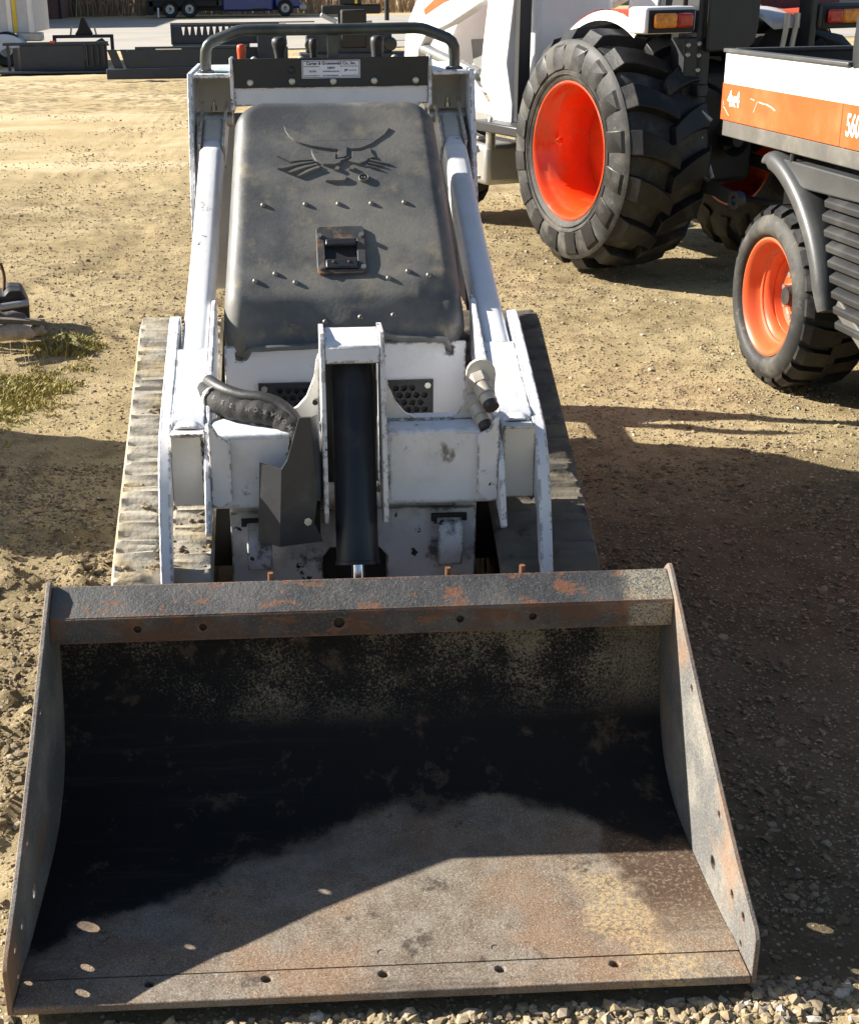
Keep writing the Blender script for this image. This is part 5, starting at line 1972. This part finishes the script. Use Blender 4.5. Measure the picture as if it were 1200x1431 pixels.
pk = mb.build('broken_plank', surf('dark_weathered_plank', (.13, .11, .085), .85, var=.35, vscale=14, bump=(60, .003)), None, bevel=.003)
tag(pk, 'dark broken plank leaning on the scrap rocks', 'plank')
mb = MB()
mb.bar((-2.30, 4.45, .16), (-1.52, 4.20, .19), .05, .10)
pk = mb.build('timber_post', M['wood'], None, bevel=.004)
tag(pk, 'old timber post lying on the scrap pile by the left edge', 'post')
mb = MB()
mb.bar((-2.2, 4.30, .26), (-1.45, 4.12, .26), .02, .02)
mb.bar((-1.75, 4.20, .0), (-1.75, 4.22, .27), .02, .02)
pk = mb.build('metal_rod', M['rust'], None)
tag(pk, 'thin rusty rod propped across the scrap pile', 'rod')

def grass_mat():
    m, nt, bs = newmat('dry_green_grass')
    g = nd(nt, 'ShaderNodeNewGeometry')
    cr_ = nd(nt, 'ShaderNodeValToRGB')
    e = cr_.color_ramp.elements
    for i, (p, c) in enumerate([(0, (.17, .18, .035)), (.3, (.27, .25, .055)), (.6, (.36, .29, .085)), (1, (.48, .37, .15))]):
        if i >= len(e):
            e.new(p)
        e[i].position = p
        e[i].color = (*c, 1)
    nt.links.new(g.outputs['Random Per Island'], cr_.inputs[0])
    nt.links.new(cr_.outputs[0], bs.inputs['Base Color'])
    bs.inputs['Roughness'].default_value = .6
    bs.inputs['Specular IOR Level'].default_value = .2
    return m
GM = grass_mat()
def blades(name, xs, ys, hs, ws, mat, lean=.6, zoff=None):
    n = len(xs)
    zs = ground_z(xs, ys) - .004
    if zoff is not None:
        zs = zs + zoff
    a = rng.uniform(0, 2 * PI, n)
    b = rng.uniform(0, 2 * PI, n)
    dx, dy = np.cos(a) * ws, np.sin(a) * ws
    lx, ly = np.cos(b) * hs * rng.uniform(.1, lean, n), np.sin(b) * hs * rng.uniform(.1, lean, n)
    p0 = np.stack([xs - dx, ys - dy, zs], 1)
    p1 = np.stack([xs + dx, ys + dy, zs], 1)
    p2 = np.stack([xs + dx * .7 + lx * .4, ys + dy * .7 + ly * .4, zs + hs * .6], 1)
    p3 = np.stack([xs - dx * .7 + lx * .4, ys - dy * .7 + ly * .4, zs + hs * .6], 1)
    p4 = np.stack([xs + lx, ys + ly, zs + hs], 1)
    co = np.stack([p0, p1, p2, p3, p4], 1).reshape(-1, 3)
    k = (np.arange(n) * 5)[:, None]
    fs = np.concatenate([k + [0, 1, 2], k + [0, 2, 3], k + [3, 2, 4]], 1).reshape(-1, 3)
    me = bpy.data.meshes.new(name)
    fast_mesh(me, co, fs)
    me.materials.append(mat)
    o = bpy.data.objects.new(name, me)
    COL.objects.link(o)
    return tag(o, kind='stuff')
n = 48000
x = rng.uniform(-1.75, -.92, n)
y = rng.uniform(2.75, 4.45, n)
m1 = np.exp(-((x + 1.10) / .10) ** 2 - ((y - 4.12) / .13) ** 2)
m2 = np.exp(-((x + 1.30) / .24) ** 2 - ((y - 3.45) / .20) ** 2)
m3 = .5 * np.exp(-((x + 1.25) / .17) ** 2 - ((y - 3.1) / .16) ** 2)
dens = np.maximum(np.maximum(m1, m2), m3) + fbm(x, y, 9, 44, 4) * .9
k = dens + rng.uniform(-.15, .15, n) > .31
bump_ = .05 * m1 + .03 * m2
blades('grass', x[k], y[k], rng.uniform(.006, .024, k.sum()), rng.uniform(.0015, .004, k.sum()), GM, 1.8, zoff=(bump_ * rng.uniform(.3, 1, n))[k])
# the turf clump under the blades
tb = MB()
for cx, cyy, rx, ry, hz in ((-1.10, 4.12, .12, .15, .055), (-1.32, 3.46, .26, .20, .036)):
    V, F = [], []
    for i in range(9):
        for j in range(28):
            r_ = i / 8
            a = 2 * PI * j / 28
            wob = 1 + .18 * math.sin(a * 3 + cx * 9) + .1 * math.sin(a * 7)
            X_, Y_ = cx + rx * r_ * wob * math.cos(a), cyy + ry * r_ * wob * math.sin(a)
            V.append((X_, Y_, float(ground_z(X_, Y_)) - .008 + hz * (1 - r_ ** 2) * (1 + .25 * math.sin(a * 5 + i))))
    F = [(i * 28 + j, i * 28 + (j + 1) % 28, (i + 1) * 28 + (j + 1) % 28, (i + 1) * 28 + j) for i in range(8) for j in range(28)]
    tb.add(V, F)
to = tb.build('turf_soil', surf('mossy_soil', (.14, .12, .05), .95, var=.4, vscale=30, dirt=((.20, .19, .06), 25, .45, .6, .9), bump=(70, .008)), None)
tag(to, kind='structure')
# a few dry stalks
n = 60
blades('dry_stalks', rng.uniform(-1.4, -1.05, n), rng.uniform(3.5, 4.2, n), rng.uniform(.06, .15, n), np.full(n, .0012), surf('straw', (.45, .36, .2), .7, var=.2), .5)

# scattered weeds and straw on the middle ground
n = 2600
y = 2.2 + 8 * rng.uniform(0, 1, n) ** 1.4
x = rng.uniform(-1, 1, n) * (1.1 + .27 * y) + .1 + .03 * y
k = (fbm(x, y, 2.3, 66, 3) > .10) & keep_out(x, y)
blades('weeds', x[k], y[k], rng.uniform(.006, .02, k.sum()), rng.uniform(.001, .0025, k.sum()), GM, 2.0)

# ================================================================== black attachments far across the yard
A = M['attach']
def part_box(root, name, mat, *boxes, bevel=0.0):
    mb = MB()
    for b in boxes:
        mb.box(*b)
    return mb.build(name, mat, root, bevel=bevel)
# bucket with a ribbed end
a1 = empty('bucket_attachment', (-4.05, 23.0, 0))
tag(a1, 'low black bucket attachment with ribs and an open left end', 'loader attachment')
part_box(a1, 'back_plate', A, ((-.62, .0, .02), (.46, .05, .44)), bevel=.01)
part_box(a1, 'base_plate', A, ((-1.05, -.25, .0), (.86, .5, .03)))
part_box(a1, 'top_rail', A, ((-.9, -.02, .44), (.86, .12, .49)), bevel=.008)
part_box(a1, 'end_plate', A, ((-.84, .0, .0), (-.80, .06, .44)))
part_box(a1, 'end_plate', A, ((-.74, .0, .0), (-.66, .4, .40)))
part_box(a1, 'ribbed_panel', A, ((.462, .03, .02), (.84, .06, .44)))
for k in range(4):
    part_box(a1, 'rib', A, ((.49 + .095 * k, -.03, .10), (.515 + .095 * k, .029, .42)))
part_box(a1, 'red_clip', M['red'], ((-.10, -.03, .475), (-.02, .0, .51)))
# top frame with an a-frame behind it
a2 = empty('quick_attach_frame', (-4.03, 26.0, 0))
tag(a2, 'black hitch frame with a peaked mast standing behind the ribbed bucket', 'loader attachment')
part_box(a2, 'cross_bar', A, ((-.56, 0, .44), (.58, .08, .50)), bevel=.01)
part_box(a2, 'leg', A, ((-.56, 0, 0), (-.50, .08, .44)))
part_box(a2, 'leg', A, ((.52, 0, 0), (.58, .08, .44)))
mb = MB()
mb.prism([(-.14, .50), (.20, .50), (.12, .66), (.06, .80), (.0, .80), (-.06, .62)], XZ(.0), 0, .14)
mb.prism([(.2, .36), (.36, .44), (.5, .30), (.3, .28)], XZ(.0), 0, .1)
mb.build('mast', M['dark'], a2, bevel=.02)
for x in (-.22, .26):
    mb = MB()
    mb.bar((x, .04, .50), (x - .03 * (1 if x < 0 else -1) * -1, .04, .66), .03, .03)
    mb.build('pin', M['coupler'], a2)
# blade with stepped base
a3 = empty('blade_attachment', (-1.9, 21.0, 0))
tag(a3, 'wide black blade attachment with a stepped base and triangular side brace', 'loader attachment')
part_box(a3, 'blade', A, ((-.75, .0, .16), (1.1, .04, .44)), bevel=.008)
part_box(a3, 'base_beam', A, ((-1.08, -.06, .0), (1.1, .06, .155)), bevel=.01)
part_box(a3, 'top_edge', A, ((-.62, -.02, .441), (1.1, .10, .475)))
for x0, dx in ((-1.06, .10), (-.86, .08)):
    mb = MB()
    mb.prism([(x0, .44), (x0 + .14, .44), (x0 + .14 + dx, .16), (x0 + dx, .16)], XZ(.02), 0, .03)
    mb.build('side_brace', A, a3)
part_box(a3, 'white_strip', M['decal_white'], ((-.30, -.012, .43), (.1, -.0215, .448)))
# rake with pointed gaps
a4 = empty('rake_attachment', (-1.25, 25.0, 0))
tag(a4, 'tall dark rake attachment with a row of pointed gaps', 'loader attachment')
mb = MB()
holes = []
for k in range(11):
    x0 = -.83 + k * .113
    holes.append([(x0, .64), (x0 + .022, .50), (x0 + .038, .50), (x0 + .062, .64)][::-1])
mb.prism([(-1.03, .34), (.95, .34), (.95, .69), (-1.03, .69)], XZ(.0), 0, .03, holes=holes)
mb.build('tooth_plate', A, a4)
part_box(a4, 'lower_beam', M['grey_plastic'], ((-1.0, -.12, .28), (.4, .2, .345)))
part_box(a4, 'lower_panel', A, ((-1.0, -.06, .02), (1.1, .18, .275)), bevel=.01)
part_box(a4, 'end_plate', A, ((.55, -.3, .02), (1.08, .0, .68)), bevel=.01)
part_box(a4, 'maker_tag', M['blue'], ((-.98, -.012, .64), (-.80, -.002, .675)))
part_box(a4, 'top_tube', M['grey_plastic'], ((-1.03, .0, .692), (1.6, .04, .712)))
# large block with a yellow-striped boom behind
a5 = empty('mower_attachment', (1.05, 24.0, 0))
tag(a5, 'heavy black mower attachment with two hub discs behind the handle bar', 'loader attachment')
part_box(a5, 'deck', A, ((-.88, .0, .16), (.65, .5, .52)), bevel=.03)
part_box(a5, 'deck_skirt', A, ((-1.0, -.1, .02), (.95, .5, .20)), bevel=.02)
part_box(a5, 'centre_column', M['dark'], ((-.25, -.05, .28), (.20, .3, .92)), bevel=.03)
for x in (-.98 + .2, .62):
    mb = MB()
    mb.lathe([(0, .12), (-.06, .11), (-.08, .05), (-.08, .001)], (x, -.02, .34), (0, 1, 0), 18)
    mb.build('hub_disc', M['grip'], a5)
a6 = empty('backhoe_attachment', (1.30, 34.0, 0))
tag(a6, 'black boom attachment with a yellow upright farther back than the mower', 'loader attachment')
part_box(a6, 'cross_boom', M['dark'], ((-.62, 0, .62), (.83, .3, .84)), bevel=.04)
part_box(a6, 'post', M['dark'], ((-.22, .05, .0), (.42, .25, .62)), bevel=.03)
part_box(a6, 'upright', M['dark'], ((-.18, .05, .84), (.36, .25, 1.4)), bevel=.02)
part_box(a6, 'yellow_stripe', M['yellow'], ((.20, .03, .86), (.26, .05, 1.4)))
mb = MB()
mb.bar((-.64, .0, .62), (-.25, .0, .44), .08, .12)
mb.build('pale_bucket_edge', M['silver'], a6, bevel=.02)
mb = MB()
mb.bar((.42, .0, .40), (.62, .0, .42), .06, .10)
mb.build('pale_foot', M['silver'], a6, bevel=.02)
# thin pole
mb = MB()
mb.cyl((3.40, 50.8, 0), (3.40, 50.8, 3.2), .085, 12)
pl_ = mb.build('steel_pole', M['dark'], None)
tag(pl_, 'thin dark pole standing at the edge of the far road', 'pole')

# white box trailer at the left edge
tl = empty('box_trailer', (-4.85, 25.4, 0))
tag(tl, 'white box trailer with a yellow stripe and blue-white fender at the left edge', 'trailer')
part_box(tl, 'body', surf('dusty_white_trailer_skin', (.52, .53, .58), .45, var=.08), ((-4.2, .05, .56), (-.02, 2.1, 2.5)), bevel=.02)
part_box(tl, 'corner_trim', M['clean_white'], ((-.06, .02, .50), (.02, .12, 2.5)), bevel=.008)
part_box(tl, 'panel_trim', M['clean_white'], ((-.44, .03, .56), (-.36, .049, 2.5)))
part_box(tl, 'yellow_stripe', M['yellow'], ((-.345, .035, .56), (-.27, .049, 2.5)))
part_box(tl, 'rear_bumper', M['silver'], ((-.3, -.02, .42), (.16, .3, .57)), bevel=.02)
mb = MB()
fa = [(-.47 + .47 * math.cos(a), .10 + .46 * math.sin(a)) for a in np.linspace(PI, 0, 14)]
fb = [(-.40 + .22 * math.cos(a), .10 + .22 * math.sin(a)) for a in np.linspace(0, PI, 14)]
mb.prism(fa + fb, XZ(-.30), 0, .34)
mb.build('fender', surf('blue_white_fender', (.50, .58, .72), .4, var=.1), tl, bevel=.01)
mb = MB()
mb.lathe([(0, .001), (.0, .17), (-.02, .18), (-.03, .27), (.0, .31), (.18, .31), (.2, .2), (.2, .001)], (-.47, -.22, .29), (0, 1, 0), 30)
wl = mb.build('wheel', M['rubber'], tl, ang=40)
mb = MB()
mb.lathe([(-.002, .001), (-.03, .04), (-.01, .10), (-.022, .125)], (-.47, -.22, .29), (0, 1, 0), 24)
mb.build('rim', M['silver'], wl, ang=40)

# dark truck with a blue bonnet
tk_ = empty('flatbed_truck', (-2.6, 59.0, 0))
tag(tk_, 'dark flatbed truck with a deep blue cab parked across the far road', 'truck')
part_box(tk_, 'bed', M['dark'], ((-3.3, .0, .42), (-.5, 2.2, .95)), bevel=.03)
part_box(tk_, 'bed_side', M['black'], ((-3.4, -.05, .66), (-.3, .02, 1.9)), bevel=.02)
part_box(tk_, 'frame', M['dark'], ((-3.3, .3, .25), (2.4, 1.9, .45)))
part_box(tk_, 'rear_guard', M['dark'], ((-3.38, .0, .12), (-3.1, .4, .66)), bevel=.02)
part_box(tk_, 'cab', M['blue'], ((-.28, .0, .22), (1.85, 2.2, 1.9)), bevel=.08)
part_box(tk_, 'step', M['dark'], ((.95, -.08, .26), (1.6, .0, .32)), bevel=.01)
part_box(tk_, 'bonnet', M['blue'], ((1.86, .2, .30), (3.0, 2.0, 1.0)), bevel=.1)
part_box(tk_, 'bumper', M['silver'], ((2.9, .15, .22), (3.2, 2.05, .46)), bevel=.05)
for x, r_ in ((-2.42, .34), (-1.62, .34), (2.33, .33)):
    mb = MB()
    mb.lathe([(0, .001), (0, r_ * .55), (-.03, r_ * .6), (-.05, r_ * .9), (.0, r_), (.26, r_), (.3, .1)], (x, -.06, r_ + .0), (0, 1, 0), 26)
    wl = mb.build('wheel', M['rubber'], tk_, ang=40)
    mb = MB()
    mb.lathe([(.02, .001), (-.01, r_ * .22), (.0, r_ * .3), (-.012, r_ * .52), (-.03, r_ * .56)], (x, -.065, r_), (0, 1, 0), 20)
    mb.build('rim', M['silver'], wl, ang=40)
part_box(tk_, 'mud_flap', M['decal_white'], ((-2.95, -.05, .02), (-2.88, -.03, .40)))

# red-brown building with dark machinery in front
bl = empty('brick_building', (-11.4, 60.2, 0))
tag(bl, 'dark red-brown windowless building at the far left of the yard', 'building')
part_box(bl, 'wall', M['brick_wall'], ((-9.0, .0, 0), (1.62, 9.0, 6.5)))
part_box(bl, 'wing', M['brick_wall'], ((-9.0, -10.5, 0), (-1.9, -.002, 5.0)))  # unseen wing added for the shadow strip it casts on the road
part_box(bl, 'roof', M['dark'], ((-9.3, -.3, 6.505), (1.9, 9.3, 6.8)))
part_box(bl, 'corner_trim', M['dark'], ((1.622, -.03, 0), (1.72, .1, 6.5)))
sc = empty('scrap_machine', (-10.9, 58.6, 0))
tag(sc, 'black scrap machine with a pale blade leaning on the red-brown building', 'scrap machine')
mb = MB()
mb.prism([(-.75, 0), (.55, 0), (.62, .25), (.3, .42), (.25, .75), (.1, .80), (-.1, .35), (-.6, .50)], XZ(0), 0, .7)
mb.build('body', M['dark'], sc, bevel=.06)
mb = MB()
mb.bar((.22, -.05, .82), (.52, -.05, .48), .05, .09)
mb.build('pale_blade', M['silver'], sc)
for x in (-.5, -.15):
    mb = MB()
    mb.lathe([(0, .001), (0, .2), (.12, .2), (.12, .001)], (x, -.14, .2), (0, 1, 0), 18)
    mb.build('wheel', M['rubber'], sc)
# ribbed steel shed on the right
sh = empty('steel_shed', (5.0, 75.0, 0))
tag(sh, 'pale pink ribbed steel shed at the far end of the yard', 'building')
part_box(sh, 'wall', M['pink_steel'], ((-.3, .0, 0), (40, 12, 5)))
part_box(sh, 'base_trim', surf('pale_base_trim', (.45, .36, .30), .7, var=.1), ((-.3, -.06, 0), (40, -.003, .16)))
part_box(sh, 'roof', M['silver'], ((-.6, -.4, 5.003), (40.3, 12.4, 5.2)))
for k in range(60):
    part_box(sh, 'wall_rib', M['pink_steel'], ((-.25 + k * .3, -.05, .165), (-.19 + k * .3, -.004, 5.0))) if k < 1 else None
rib0 = [c for c in sh.children if c.name.startswith('wall_rib')][0]
for k in range(1, 110):
    o = dup(rib0)
    o.location = (k * .3, 0, 0)
# dry brush between the building and the truck
n = 9000
y = rng.uniform(63, 80, n)
x = rng.uniform(-10.6, 12, n)
k = ~((x > 4) & (y > 72))
blades('dry_brush', x[k], y[k], rng.uniform(.5, 2.4, k.sum()), rng.uniform(.01, .035, k.sum()), pebble_mat('dry_brush', [(0, (.40, .28, .17)), (.3, (.50, .37, .24)), (.6, (.28, .19, .12)), (.8, (.58, .46, .32)), (.93, (.16, .10, .06))]), .5)
# bare trees beyond the road
def bare_tree(x, y, h, seed):
    r = random.Random(seed)
    t = empty('bare_tree', (x, y, 0))
    mb = MB()
    mb.tube([(0, 0, 0), (r.uniform(-.1, .1), 0, h * .4), (r.uniform(-.2, .2), 0, h * .8)], [.14, .10, .03], 8)
    mb.build('trunk', M['wood'], t)
    mb = MB()
    for k in range(26):
        z = h * r.uniform(.2, .8)
        a = r.uniform(0, 2 * PI)
        L = h * r.uniform(.15, .4)
        p = Vector((0, 0, z))
        q = p + Vector((math.cos(a), math.sin(a), .8)) * L * .5
        e = q + Vector((math.cos(a + .5), math.sin(a + .5), 1.2)) * L * .4
        mb.tube([p, q, e], [.04, .025, .008], 5)
    mb.build('crown', M['wood'], t)
    return t
for i, (x, y, h) in enumerate(((-8.9, 66, 5), (-7.4, 69, 6), (-9.7, 70, 6))):
    tag(bare_tree(x, y, h, i), ('bare thin tree in the dry brush nearest the red-brown building', 'bare thin tree in the middle of the dry brush', 'bare tree behind the brush beside the building')[i], 'tree', 'bare trees in the brush')
